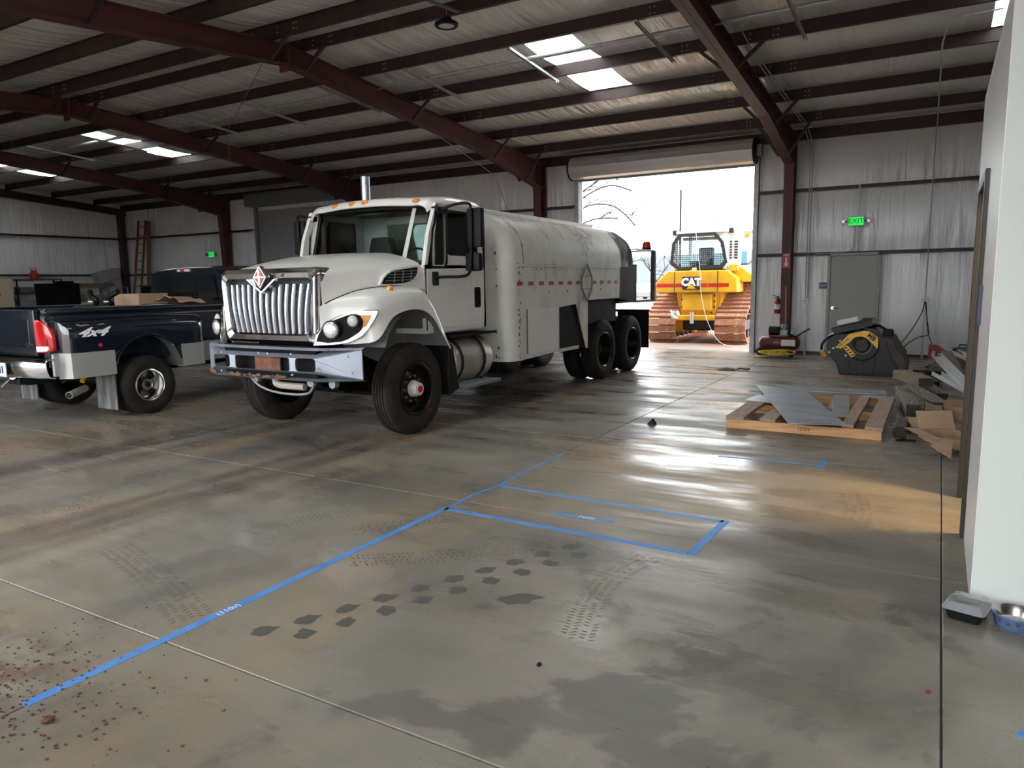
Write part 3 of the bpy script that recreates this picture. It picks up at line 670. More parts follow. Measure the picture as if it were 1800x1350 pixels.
for k in range(4):
    MB().tube([(-.95+.03*k, cy+.1+.1*k, .86), (-.85+.03*k, cy+.05, .88-.02*k), (-.74+.02*k, cy+.0, .80), (-.68, cy-.02+.05*k, .72)], .018, 7).build('top_hose', M_DARK, cr)
MB().box(-.78, -.63, cy-.02, cy+.12, .70, .82).build('coupling', M_DARK, cr, bevel=.02)
MB().box(-1.12, -.98, cy+.15, cy+.35, .92, .985).build('top_lug', M_CRB, cr, bevel=.01)
solo('manual_box', MB().box(-.16, .16, -.12, .12, 0, .075, Matrix.Translation((-1.33, 13.7, .905)) @ Matrix.Rotation(radians(-14), 4, 'Y')), mat('white_carton', (.68, .68, .65), .6), 'white flat carton lying on top of the crusher bucket', 'carton', (-1.36, 13.85, .9), smooth=0)

# ---- compressor with hose coil
M_MAR = mat('maroon_compressor_paint', (.13, .025, .025), .4, col2=(.09, .02, .02), sc=4, spots=[((.2, .16, .14), 6, .62, .7)])
cp = thing('air_compressor', 'dusty maroon horizontal air compressor with black motor by the column', 'compressor', (-2.95, 16.5, 0)); y0 = 16.45
MB().lathe([(-.42, 0), (-.42, .06), (-.39, .12), (-.33, .155), (.33, .155), (.39, .12), (.42, .06), (.42, 0)], (-2.95, y0, .30), 'x', 28).build('tank', M_MAR, cp)
for s in (-1, 1): MB().cyl((-3.25, y0+s*.17, .115), (-3.25, y0+s*.22, .115), .115, n=24).build('wheel', M_RUB, cp)
MB().cyl((-3.25, y0-.2, .115), (-3.25, y0+.2, .115), .015, n=8).build('axle', M_GALVD, cp)
MB().box(-2.72, -2.66, y0-.1, y0+.1, 0, .17).build('foot', M_DARK, cp, smooth=0)
MB().box(-3.15, -2.75, y0-.1, y0+.1, .44, .47).build('deck', M_MAR, cp, smooth=0)
MB().cyl((-3.16, y0, .56), (-2.96, y0, .56), .095, n=20).build('motor', M_DARK, cp)
mb = MB().box(-2.92, -2.78, y0-.08, y0+.08, .47, .58).cyl((-2.85, y0-.02, .58), (-2.85, y0-.02, .70), .055, n=12)
for k in range(4): mb.cyl((-2.85, y0-.02, .60+.028*k), (-2.85, y0-.02, .612+.028*k), .075, n=12)
mb.build('pump', M_GALVD, cp, smooth=20)
MB().cyl((-2.68, y0, .45), (-2.68, y0, .52), .02, n=8).cyl((-2.68, y0-.03, .54), (-2.68, y0-.01, .54), .03, n=12).build('gauge', M_GALVD, cp)
MB().tube([(-2.8, y0-.02, .5), (-2.6, y0-.05, .44), (-2.45, y0-.05, .55), (-2.33, y0-.05, .62)], .016, 8).build('handle', M_DARK, cp)
MB().box(-2.88, -2.6, y0-.165, y0-.12, .25, .38).build('data_plate', M_SGREY, cp, smooth=0)
M_HOSE = mat('yellow_air_hose', (.50, .35, .03), .5)
pts = []
for k in range(150):
    a = k*.30; r = .20+.07*sin(k*.071+1)+.03*sin(k*.19); pts.append((-2.93+1.35*r*cos(a)+.05*sin(k*.06), 16.05+.55*r*sin(a), .03+.10*k/150+.055*(1+sin(a+1.2+k*.05))*.6))
pts += [(-3.15, 16.0, .03), (-3.3, 15.95, .02), (-3.38, 15.97, .02)]
solo('air_hose', MB().tube(curve(pts, len(pts)), .013, 6), M_HOSE, 'coiled yellow air hose piled in front of the compressor', 'hose', (-2.93, 16.06, 0))

# ---- pallet with steel sheets
pal = thing('wooden_pallet', 'large open wooden pallet of fresh planks carrying steel sheets', 'pallet', (-1.23, 9.4, 0))
for y in (8.27, 9.35, 10.45): MB().box(-2.03, -.44, y, y+.045, 0, .1).build('stringer', M_WOOD, pal, smooth=0, bevel=.003)
for x, w, y0_, y1_ in ((-2.03, .2, 8.25, 10.5), (-1.66, .17, 8.25, 9.3), (-1.1, .14, 9.3, 10.5), (-.83, .12, 8.3, 10.5), (-.60, .17, 8.25, 9.5), (-.60, .17, 9.52, 10.55)):
    MB().box(x, x+w, y0_, y1_, .101, .14).build('deck_board', M_WOODW, pal, smooth=0, bevel=.003)
lettering('lettering', '12124', M_BTXT, .05, (-1.2, 8.268, .05), (pi/2, 0, 0), pal)
def sheetp(pts, z, lab, tilt=0):
    c = Vector((sum(p[0] for p in pts)/len(pts), sum(p[1] for p in pts)/len(pts), z))
    return solo('steel_sheet', MB().prz(pts, z, z+.006), M_STEELP, lab, 'steel sheet', c, 'steel sheets on the pallet', smooth=0)
sheetp([(-2.22, 10.75), (-1.50, 10.45), (-.76, 8.14), (-1.31, 7.98)], .155, 'long grey steel sheet lying diagonally over the pallet')
sheetp([(-2.1, 10.95), (-.56, 10.95), (-.54, 10.62), (-1.55, 10.45)], .147, 'grey steel sheet lying across the far end of the pallet')
sheetp([(-2.02, 9.95), (-1.6, 9.75), (-1.75, 9.35), (-2.08, 9.42)], .141, 'small steel sheet corner peeking left of the diagonal sheet')
sheetp([(-1.12, 10.3), (-.95, 10.35), (-.8, 8.75), (-.98, 8.7)], .1405, 'narrow steel strip lying along the pallet boards')
sheetp([(-.75, 10.55), (-.5, 10.5), (-.52, 10.3), (-.8, 10.35)], .1415, 'small steel offcut at the far right corner of the pallet')
sheetp([(-.44+.06, 10.2), (-.22, 10.2), (-.25, 9.3), (-.36, 9.3)], .0, 'narrow steel strip on the floor right of the pallet')

# ---- old timbers
M_ENDG = mat('dark_end_grain', (.055, .042, .033), .9, col2=(.03, .024, .02), sc=9)
M_TIMB2 = mat('brown_timber', (.23, .165, .12), .85, col2=(.14, .10, .075), sc=4, st=(12, .8, 12), bump=.15, bsc=9, bst=(12, .8, 12))
def timber(a, b, w, h, lab, m=M_TIMB):
    a, b = Vector(a), Vector(b); t = thing('timber', lab, 'timber', (a.x, a.y, a.z-h/2), 'old timber blocks'); d = (b-a).normalized()
    MB().beam(a, b, w, h).build('block', m, t, smooth=0, bevel=.008)
    MB().beam(a-d*.003, a+d*.002, w-.02, h-.02).build('end_grain', M_ENDG, t, smooth=0)
timber((-.20, 9.75, .09), (-.38, 11.3, .09), .17, .18, 'large grey square timber, longest block of the pile')
timber((.02, 9.6, .075), (.0, 10.3, .075), .18, .15, 'brown timber block whose cut end faces the cardboard boxes', M_TIMB2)
timber((-.1, 11.25, .25), (-.45, 12.1, .25), .2, .13, 'brown timber block lying on top of the long timber', M_TIMB2)
timber((.1, 11.1, .07), (-.12, 12.2, .07), .15, .14, 'grey timber block right of the topmost timber')
timber((.0, 12.35, .07), (-.25, 13.4, .07), .15, .14, 'farthest grey timber block near the plywood sheet')
timber((-.28, 8.55, .06), (-.29, 9.1, .06), .11, .12, 'short dark timber block alone on the floor beside the pallet', mat('dark_timber', (.085, .072, .06), .85, col2=(.05, .043, .036), sc=5, bump=.4, bsc=10))
timber((.24, 10.5, .055), (.22, 10.95, .055), .14, .11, 'small timber block behind the cardboard boxes')
solo('weathered_plank', MB().box(-.08, .08, -.55, .55, -.01, .01, Matrix.Translation((-.10, 10.5, .205)) @ Matrix.Rotation(radians(18), 4, 'Z') @ Matrix.Rotation(radians(2), 4, 'X')), M_TIMB, 'thin grey plank lying tilted across the timbers', 'plank', (-.06, 10.75, .2), smooth=0)
# ---- cardboard boxes
def flat_box(cx, cy, cz, w, d, h, rz, lab, flaps=()):
    t = thing('cardboard_box', lab, 'box', (cx, cy, cz)); R = Matrix.Translation((cx, cy, cz)) @ Matrix.Rotation(rz, 4, 'Z')
    mb = MB(); th = .006
    mb.box(-w/2, w/2, -d/2, d/2, 0, th, R)
    for a in ((-w/2, -w/2+th, -d/2, d/2), (w/2-th, w/2, -d/2, d/2), (-w/2, w/2, -d/2, -d/2+th), (-w/2, w/2, d/2-th, d/2)): mb.box(*a, th, h, R)
    mb.build('body', M_CARD, t, smooth=0)
    for side, ln, ang in flaps:
        F = {'-x': (Matrix.Translation((-w/2, 0, h)) @ Matrix.Rotation(-ang, 4, 'Y'), (-ln, 0, -d/2, d/2)), '+x': (Matrix.Translation((w/2, 0, h)) @ Matrix.Rotation(ang, 4, 'Y'), (0, ln, -d/2, d/2)),
             '-y': (Matrix.Translation((0, -d/2, h)) @ Matrix.Rotation(ang, 4, 'X'), (-w/2, w/2, -ln, 0)), '+y': (Matrix.Translation((0, d/2, h)) @ Matrix.Rotation(-ang, 4, 'X'), (-w/2, w/2, 0, ln))}[side]
        MB().box(*F[1], 0, .005, R @ F[0]).build('flap', M_CARD, t, smooth=0)
    return t
flat_box(-.01, 9.1, 0, .44, .60, .085, radians(8), 'flat closed cardboard box lying beside the timbers', (('+x', .43, pi*.995),))
flat_box(.16, 8.46, .0, .36, .55, .09, radians(24), 'opened cardboard box with flaps spread toward the doorway', (('-y', .22, radians(14)), ('+y', .2, radians(-60)), ('-x', .16, radians(-5))))
flat_box(.20, 10.0, 0, .24, .26, .15, radians(12), 'small cardboard box behind the opened one', (('-y', .12, radians(-50)), ('+x', .1, radians(-70))))
solo('cardboard_tray', MB().plate([(.0, 7.85), (.17, 7.55), (.18, 7.98), (.11, 8.06)], [], lambda a, b: (a, b, .03+.16*(b-7.55)), (0, 0, .006)), M_CARD, 'torn cardboard flap on the floor by the bronze door frame', 'cardboard', (.1, 7.8, 0), smooth=0)
solo('steel_bracket', MB().beam((-.30, 8.32, .011), (-.13, 8.36, .011), .02, .02).beam((-.30, 8.32, .011), (-.23, 8.42, .011), .02, .02), M_DARK, 'small dark metal bracket on the floor under the cardboard', 'bracket', (-.2, 8.35, 0), smooth=0)
# ---- scrap heap farther back
M_WMET = mat('white_metal_trim', (.62, .63, .64), .4, .2)
for a, b, lab in (((.0, 13.2, .42), (.42, 10.9, .18), 'long white metal gutter channel leaning over the scrap heap'), ((.02, 12.4, .22), (.45, 11.2, .12), 'second white metal channel lying under the leaning one'), ((.26, 14.6, .36), (.5, 13.1, .36), 'short white metal channel at the back of the scrap heap')):
    a, b = Vector(a), Vector(b); mb = MB().beam(a, b, .13, .006)
    d = (b-a).normalized(); r = d.cross(Vector((0, 0, 1))).normalized()*.065
    for s in (-1, 1): mb.beam(a+r*s+Vector((0, 0, .03)), b+r*s+Vector((0, 0, .03)), .006, .06)
    solo('metal_channel', mb, M_WMET, lab, 'channel', a, smooth=0)
for k, (x0, y0_, x1, y1_) in enumerate(((-.36, 14.0, .35, 13.9), (-.34, 14.25, .4, 14.3), (-.34, 14.72, .3, 14.62), (-.3, 13.75, .42, 13.6), (-.33, 14.1, .25, 14.6))):
    solo('black_bar', MB().beam((x0, y0_, .0135+(.025 if k == 4 else 0)), (x1, y1_, .0135+(.025 if k == 4 else 0)), .09, .025), M_DARK, 'flat black bar in the scrap behind the timbers, ' + ['front left', 'second', 'rear', 'foremost', 'crossing one'][k], 'bar', (x0, y0_, 0), 'black bars in the scrap heap', smooth=0)
M_TARP = mat('olive_canvas', (.20, .185, .145), .9, col2=(.15, .135, .105), sc=8, bump=.5, bsc=12)
G = [[Vector((-.18+.6*i/12, 15.3+.5*j/8, .02+.19*sin(pi*i/12)**.6*sin(pi*j/8)**.6+.03*sin(i*2.1+j*1.3))) for j in range(9)] for i in range(13)]
solo('canvas_bundle', MB().grid(G).box(-.12, .38, 15.34, 15.76, 0, .04), M_TARP, 'crumpled olive canvas bundle near the back wall', 'canvas', (.1, 15.5, 0))
solo('scrap_board', MB().box(-.22, .22, -.5, .5, -.012, .012, Matrix.Translation((.28, 13.9, .30)) @ Matrix.Rotation(radians(12), 4, 'X')), M_TIMB, 'brown weathered board in the scrap heap behind white channels', 'board', (.28, 13.9, .2), smooth=0)
M_REDP = mat('red_plastic', (.30, .014, .025), .4)
t = thing('red_ramp', 'red plastic ramp with slots leaning near the wall outlet', 'ramp', (.1, 16.4, 0))
mb = MB().plate([(-.14, 0), (.42, 0), (.42, .05), (.0, .36), (-.14, .36)], [rrect(-.08+.1*k, -.02+.1*k, .06, .24-.05*k, .02, 2) for k in range(4)], lambda a, b: (a+.0, 16.4+.25*b, b*.95), (0, .05, 0)); mb.build('body', M_REDP, t, smooth=0)
t = thing('blue_case', 'blue and black power tool case by the office corner', 'case', (.42, 15.6, 0))
MB().box(.30, .55, 15.9, 16.15, 0, .34).build('body', mat('teal_plastic', (.015, .12, .20), .45), t, bevel=.015); MB().box(.26, .31, 15.88, 16.17, .02, .32).build('black_panel', M_DARK, t, bevel=.01)
MB().tube([(.36, 16.02, .34), (.36, 16.02, .39), (.5, 16.02, .39), (.5, 16.02, .34)], .012, 6).build('handle', M_DARK, t)
for pts, lab in (([(-.26, 17.06, 1.17), (-.32, 16.95, .9), (-.55, 16.8, .45), (-.85, 16.6, .08), (-.95, 16.5, .03), (-.7, 16.4, .015)], 'thin grey cord sagging from the wall outlet to the floor'), ([(-.25, 17.06, 1.16), (-.2, 16.95, .8), (-.16, 16.85, .52), (-.35, 16.8, .45), (-.58, 16.7, .25), (-.6, 16.6, .02)], 'thin cord looping from the outlet beside the channel'), ([(-.24, 17.06, 1.15), (-.18, 16.9, .6), (-.1, 16.7, .35), (-.08, 16.55, .2)], 'black cord hanging from the outlet to the red ramp')):
    solo('power_cord', MB().tube(curve(pts, 24), .009, 6), M_DARK, lab, 'cord', pts[0])
# ---- rag, small bits
G = [[Vector((-3.55+.34*i/10, 13.6+.22*j/6, .012+.035*abs(sin(i*1.7+j*2.3))*sin(pi*i/10)*sin(pi*j/6))) for j in range(7)] for i in range(11)]
solo('rag', MB().grid(G), mat('grimy_rag', (.20, .17, .15), .9, col2=(.08, .075, .07), sc=9), 'crumpled grimy rag on the floor before the open bay', 'rag', (-3.4, 13.7, 0))
solo('blue_strap', MB().tube(curve([(-3.19, 13.72, .02), (-3.12, 13.66, .04), (-3.05, 13.75, .02), (-2.96, 13.7, .03)], 16), .017, 6), mat('blue_webbing', (.03, .10, .20), .7), 'short blue strap lying beside the grimy rag', 'strap', (-3.1, 13.7, 0))
def clod(x, y, r, m, lab, nm='dirt_clod'):
    mb = MB(); G = []
    for i in range(8):
        th = pi*i/7; G.append([Vector((x+r*sin(th)*cos(p)*(1+.35*RND.uniform(-1, 1)), y+r*sin(th)*sin(p)*(1+.35*RND.uniform(-1, 1)), max(0, r*.45+r*.6*cos(th)*(1+.3*RND.uniform(-1, 1))))) for p in [2*pi*k/10 for k in range(10)]])
    mb.grid(G, closed_v=True); solo(nm, mb, m, lab, 'clod', (x, y, 0), smooth=0)
M_CLOD = mat('red_dirt', (.13, .06, .035), .95)
clod(-2.93, 1.35, .022, M_CLOD, 'reddish dirt clod on the floor below the blue tape')
clod(-1.44, 2.65, .012, M_DARK, 'small dark crumb on the floor in the middle foreground', 'debris')
solo('rubber_scrap', MB().prism([(-2.9, .0), (-2.8, 0), (-2.84, .07)], lambda a, b: (a, 8.06, b), lambda a, b: (a+.01, 8.1, b)), M_DARK, 'small black triangular scrap standing on the floor past the tape', 'scrap', (-2.85, 8.08, 0), smooth=0)
mb = MB()
for k in range(420):
    x = -3.75+abs(RND.gauss(0, .55)); y = 1.2+abs(RND.gauss(0, .28)); r = RND.uniform(.0015, .005)
    mb.box(x-r, x+r, y-r*RND.uniform(.6, 1.4), y+r, 0, r*1.3, None)
mb.build('dirt_crumbs', M_CLOD, floor, kind='stuff', smooth=0)

# ---- blue tape on the floor, with hand writing
def tape(pts, w, lab):
    mb = MB()
    for (a, b) in zip(pts, pts[1:]):
        mb.beam((a[0], a[1], .0009), (b[0], b[1], .0009), w, .0012)
    return solo('floor_tape', mb, M_TAPEB, lab, 'tape', (pts[0][0], pts[0][1], 0), 'blue tape lines on the floor', smooth=0)
t1 = tape([(-3.14, 1.36), (-3.13, 4.33)], .055, 'long blue tape line running from the near left corner')
t2 = tape([(-3.13, 4.31), (-1.26, 4.27)], .055, 'blue tape line, near long side of the taped rectangle')
t3 = tape([(-3.1, 5.03), (-1.22, 4.97)], .045, 'blue tape line, far long side of the taped rectangle')
t4 = tape([(-1.24, 4.25), (-1.21, 4.99)], .055, 'blue tape piece closing the right end of the rectangle')
t5 = tape([(-2.37, 4.605), (-1.89, 4.60)], .05, 'short blue tape piece with writing inside the rectangle')
t6 = tape([(-.84, 6.87), (-.84, 7.1)], .07, 'short blue tape square piece near the pallet')
t7 = tape([(-1.75, 6.86), (-.87, 6.92)], .03, 'thin faded blue tape strip leading to the tape square')
t8 = tape([(.34, 3.08), (.5, 3.02)], .05, 'blue tape scrap at the right edge near the bowl')
tape([(-3.12, 4.35), (-3.14, 4.7), (-3.10, 5.05), (-3.13, 5.5), (-3.12, 6.3)], .028, 'crumpled worn tape strip continuing along the joint')
lettering('lettering', '(110v)', M_WTXT, .055, (-3.135, 2.36, .0016), (0, 0, pi/2), t1, extrude=.0002)
lettering('lettering', '(220v)', M_WTXT, .05, (-2.1, 4.603, .0016), (0, 0, pi), t5, extrude=.0002)
solo('paint_mark', MB().prz([(.035, 3.21), (.052, 3.205), (.062, 3.225), (.055, 3.25), (.04, 3.245)], 0, .0008), mat('red_spray', (.20, .05, .065), .9), 'small faded red paint mark on the floor', 'paint mark', (.04, 3.23, 0), smooth=0)

# ---- tyre tread prints: wet blotches left by lugs
mb = MB()
def blob(x, y, a, l, w):
    n = 12; P = []
    for k in range(n):
        th = 2*pi*k/n; rr = 1+.22*RND.uniform(-1, 1); q = .75 if k % 3 else 1
        px, py = l*cos(th)*rr*q, w*sin(th)*rr; P.append((x+px*cos(a)-py*sin(a), y+px*sin(a)+py*cos(a)))
    mb.add([(p[0], p[1], .0007) for p in P], [tuple(range(n))])
for k in range(10):
    t_ = k/9; x = -2.78+.83*t_; y = 2.28+1.75*t_
    blob(x, y, 1.1, .075, .05)
    if k < 9: blob(x+.20, y+.08, .9, .06, .055)
blob(-1.86, 3.2, .6, .13, .07)
def treads(P, w, rows, step, sz):
    C_ = curve([Vector((*p, 0)) for p in P], max(8, int(sum((Vector(a)-Vector(b)).length for a, b in zip(P, P[1:]))/step)))
    for a, b in zip(C_, C_[1:]):
        d = (b-a).normalized(); r = Vector((-d.y, d.x, 0))
        for q in range(rows):
            if RND.random() < .18: continue
            o = r*(w*(q/(rows-1)-.5)); s_ = r*sz*.9; e_ = (d*sz*.28+r*(.25*sz if q % 2 else -.25*sz)*0)
            c_ = a+o+d*(step*.5 if q % 2 else 0); t_ = d*sz*.35*(1 if q % 2 else -1)
            mb.add([(p.x, p.y, .0006) for p in (c_-s_-e_-t_, c_+s_-e_+t_, c_+s_+e_+t_, c_-s_+e_-t_)], [(0, 1, 2, 3)])
treads([(-3.03, 3.19), (-2.6, 3.5), (-2.13, 3.95)], .16, 4, .035, .016)
treads([(-1.40, 2.95), (-1.50, 3.35), (-1.53, 3.7), (-1.45, 4.1)], .14, 4, .03, .014)
treads([(-4.6, 2.63), (-3.9, 2.45), (-3.2, 2.2)], .18, 5, .035, .016)
treads([(-6.0, 3.3), (-5.75, 3.05), (-5.9, 2.8), (-6.3, 2.7)], .16, 4, .035, .018)
treads([(-3.4, 3.6), (-3.1, 4.0), (-2.9, 4.2)], .15, 4, .04, .018)
treads([(-4.1, 3.3), (-3.7, 3.9)], .13, 4, .04, .018)
treads([(-.45, 5.0), (-.42, 5.6), (-.5, 6.1)], .16, 4, .035, .016)
mb.build('tyre_marks', mat('damp_tyre_print', (.082, .077, .067), .6), floor, kind='stuff', smooth=0)

# ---- food container and dog bowl
fc = thing('food_container', 'black takeaway container with clear domed lid at the wall foot', 'container', (.215, 4.06, 0)); cx, cy = .205, 4.09
R = Matrix.Translation((cx, cy, 0)) @ Matrix.Rotation(radians(-14), 4, 'Z')
def rings(mb, L):
    G = []
    for (w, d, z, r) in L: G.append([R @ Vector((p[0], p[1], z)) for p in rrect(-w, w, -d, d, r, 4)])
    mb.grid(G, closed_v=True); return mb
b_ = rings(MB(), [(.0001, .0001, .001, .00005), (.068, .085, .001, .02), (.082, .10, .055, .022), (.088, .106, .056, .024), (.084, .102, .057, .022), (.066, .083, .006, .02), (.0001, .0001, .006, .00005)]); b_.build('tray', M_DARK, fc)
rings(MB(), [(.094, .112, .055, .026), (.094, .112, .060, .026), (.086, .104, .062, .024), (.070, .086, .088, .02), (.055, .068, .089, .016), (.052, .064, .085, .015), (.0001, .0001, .085, .00005)]).build('lid', mat('clear_lid_plastic', (.62, .64, .65), .12, spec=.9, alpha=.38), fc, smooth=50)
bx_, by_ = .405, 4.085
bw = thing('dog_bowl', 'blue steel dog bowl with dark paw prints at the right edge', 'bowl', (bx_, by_, 0))
MB().lathe([(.0, .082), (.012, .088), (.055, .10), (.062, .104), (.066, .101)], (bx_, by_, 0), 'z', 48).build('shell', mat('blue_bowl_paint', (.075, .14, .26), .4), bw)
MB().lathe([(.066, .101), (.060, .094), (.018, .075), (.010, .06), (.010, 0)], (bx_, by_, 0), 'z', 48).build('steel_liner', mat('bowl_steel', (.6, .58, .54), .22, 1.), bw)
M_PAW = mat('maroon_paw_print', (.10, .03, .06), .5)
for k, a in enumerate((198, 222, 246, 270, 294)):
    th = radians(a); up = .034+.006*(k % 2); r0 = .098
    def pt(da, dz, r=0): t2_ = th+da/r0; rr = .088+(.10-.088)*((up+dz)-.012)/.043+.0006; return Vector((bx_+rr*cos(t2_), by_+rr*sin(t2_), up+dz))
    mb = MB()
    for da, dz, s in ((0, -.004, .0075), (-.009, .005, .0034), (-.0032, .0095, .0034), (.0032, .0095, .0034), (.009, .005, .0034)):
        mb.add([pt(da+s*cos(q), dz+s*sin(q)) for q in [2*pi*i/10 for i in range(10)]], [tuple(range(10))])
    mb.build('paw_print', M_PAW, bw, smooth=0)
# ================================================================== white tanker truck
TX = -6.16
tk = thing('tanker_truck', 'white tanker truck with chrome grille and rusty tank body facing us', 'truck', (TX, 9.5, 0))
def U(u, y, z): return Vector((TX+u, y, z))
# ---- wheels
def tyre_mesh(name, m, R=.515, w=.28, rim=.30, grooves=4, n=64):
    h = w/2; P = [(-h+.02, rim), (-h+.004, rim+.03), (-h, rim+.10), (-h+.006, R-.07), (-h+.03, R-.02), (-h+.045, R-.004)]
    a0, a1 = -h+.045, h-.045
    for k in range(grooves):
        c = a0+(a1-a0)*(k+1)/(grooves+1); P += [(c-.007, R), (c-.005, R-.014), (c+.005, R-.014), (c+.007, R)]
    P += [(a1, R-.004), (h-.03, R-.02), (h-.006, R-.07), (h, rim+.10), (h-.004, rim+.03), (h-.02, rim)]
    return MB().lathe(P, (0, 0, 0), 'x', n).mesh(name, m, smooth=35)
ME_TF = tyre_mesh('tyre', M_RUBD); ME_TR = tyre_mesh('tyre', M_RUB)
M_WHB = mat('black_wheel_paint', (.006, .0055, .0055), .3, spec=.35, col2=(.016, .011, .009), sc=7, lo=.5, hi=.7)
def steer_wheel(s):
    w = MB(); d = s
    w.lathe([(-.13*d, .30), (.13*d, .30), (.135*d, .285), (.12*d, .27), (.03*d, .265), (.02*d, .22), (.045*d, .17), (.065*d, .12), (.065*d, .0)], (0, 0, 0), 'x', 48)
    return w.mesh('wheel_disc', M_WHB, smooth=35)
def rear_wheel(s):
    return MB().lathe([(-.13*s, .30), (.13*s, .30), (.135*s, .29), (.12*s, .275), (-.02*s, .265), (-.10*s, .24), (-.11*s, .15), (-.06*s, .13), (.01*s, .12), (.02*s, .0)], (0, 0, 0), 'x', 48).mesh('wheel_disc', M_WHB, smooth=35)
FWY, RZ = 6.43, .515
for s in (1, -1):
    c = (TX+s*1.02, FWY, RZ); tp = inst('tyre', ME_TF, c, tk); tp['label'] = 'dusty black front tyre' ; ORG[tp.name] = Vector(c)
    wd = steer_wheel(s); wh = inst('wheel', wd, c, tk); ORG[wh.name] = Vector(c)
    x0 = TX+s*1.085
    MB().lathe([(s*.0, .095), (s*.05, .09), (s*.075, .075), (s*.10, .07), (s*.105, .04)], (x0, FWY, RZ), 'x', 24).build('hub', mat('white_hub', (.62, .62, .60), .4), wh)
    MB().cyl((x0+s*.104, FWY, RZ), (x0+s*.112, FWY, RZ), .038, n=20).build('hub_cap', M_REDL, wh)
    for k in range(10):
        a = 2*pi*k/10; p = Vector((x0-s*.02, FWY+.145*cos(a), RZ+.145*sin(a)))
        MB().cyl(p, p+Vector((s*.035, 0, 0)), .017, .012, n=6).build('lug_nut', M_RUST, wh, smooth=0)
    MB().cyl((x0-s*.06, FWY-.10, RZ-.21), (x0+s*.0, FWY-.10, RZ-.21), .035, n=10).build('hand_hole', M_DARK, wh)
    for ry in (11.6, 12.92):
        for xo in (1.09, .76):
            c = (TX+s*xo, ry, RZ); inst('tyre', ME_TR, c, tk)
        wh = inst('wheel', rear_wheel(s), (TX+s*1.09, ry, RZ), tk)
        ORG[wh.name] = Vector((TX+s*1.09, ry, RZ))
        for k in range(10):
            a = 2*pi*k/10; p = Vector((TX+s*1.09-s*.11, ry+.19*cos(a), RZ+.19*sin(a)))
            MB().cyl(p, p+Vector((s*.03, 0, 0)), .016, n=6).build('lug_nut', M_BLACK, wh, smooth=0)
# ---- chassis
mb = MB()
for s in (-1, 1): mb.box(TX+s*.42-.04, TX+s*.42+.04, 5.45, 13.9, .72, .98)
mb.build('chassis_rails', M_BLACK, tk, smooth=0)
MB().beam((TX-.95, FWY, .47), (TX+.95, FWY, .47), .12, .13).build('front_axle', M_BLACK, tk, smooth=0, bevel=.015)
MB().tube([(TX-.9, FWY-.3, .48), (TX+.9, FWY-.3, .48)], .025, 8).build('tie_rod', M_BLACK, tk)
for s in (-1, 1):
    mb = MB()
    for k in range(4): mb.beam((TX+s*.42, 5.75+.08*k, .60-.035*k), (TX+s*.42, 7.15-.08*k, .60-.035*k), .09, .03)
    mb.box(TX+s*.42-.06, TX+s*.42+.06, FWY-.12, FWY+.12, .42, .66); mb.build('leaf_spring', M_BLACK, tk, smooth=0)
for ry in (11.6, 12.92): MB().cyl((TX-.95, ry, RZ), (TX+.95, ry, RZ), .085, n=14).build('rear_axle', M_BLACK, tk)
MB().cyl((TX, 7.2, .62), (TX, 11.4, .58), .06, n=12).build('drive_shaft', M_BLACK, tk)
MB().box(TX-.5, TX+.5, 5.75, 6.1, .56, .70).build('cross_member', M_BLACK, tk, smooth=0, bevel=.02)
MB().box(TX-.46, TX+.46, 5.6, 7.5, .62, 1.35).build('engine_block', M_BLACK, tk, smooth=0, bevel=.04)
M_BEIGE = mat('beige_pipe', (.40, .36, .30), .6)
MB().tube(curve([(TX+.02, 5.42, .80), (TX+.02, 5.42, .68), (TX+.08, 5.42, .63), (TX+.42, 5.45, .62)], 16), .038, 10).build('coolant_pipe', M_BEIGE, tk)
MB().tube(curve([(TX-.38, 5.4, .72), (TX-.2, 5.4, .60), (TX+.1, 5.4, .545), (TX+.5, 5.4, .56), (TX+.62, 5.4, .68)], 20), .014, 8).build('coolant_hose', M_GALVD, tk)
for x in (-.28, .55, .86): MB().cyl((TX+x, 5.46, .68), (TX+x, 5.40, .68), .045, n=12).build('tow_pin', M_GALVD, tk)
# ---- bumper with openings
def bpos(a, z):
    if a < -.79: t = (-.79-a)/.38; return U(a, 5.27+.25*t, z)
    if a > .79: t = (a-.79)/.38; return U(a, 5.27+.25*t, z)
    return U(a, 5.27-.02*(1-(a/.79)**2), z)
ou = [(-1.17, .73)] + [(-.79+1.58*k/8, .725) for k in range(9)] + [(1.17, .73), (1.17, 1.03)] + [(.79-1.58*k/8, 1.035) for k in range(9)] + [(-1.17, 1.03)]
holes = [rrect(-.41, .42, .81, .95, .025, 3), rrect(.50, .775, .815, .95, .035, 3), rrect(-.775, -.50, .815, .95, .035, 3)]
bp_ = MB().plate(ou, holes, bpos, (0, .012, 0)).build('bumper', M_BUMP, tk, smooth=0)
mb = MB()
for z, dz in ((1.03, .02), (.73, -.02)):
    P = [bpos(a, z) for a in [-1.17, -.79]+[-.79+1.58*k/8 for k in range(1, 8)]+[.79, 1.17]]
    mb.grid([P, [p+Vector((0, .035, dz)) for p in P], [p+Vector((0, .09, dz)) for p in P]])
mb.build('flange', M_BUMP, bp_, smooth=40)
mb = MB()
for k in range(26):
    a = -1.05+RND.random()*1.45; p = bpos(a, .737+RND.random()*.016); w = RND.uniform(.015, .05)
    mb.box(p.x-w, p.x+w, p.y-.0025, p.y, p.z-.012, p.z+RND.uniform(.004, .02))
mb.build('rust_patch', M_RUST, bp_, smooth=0, kind='stuff')
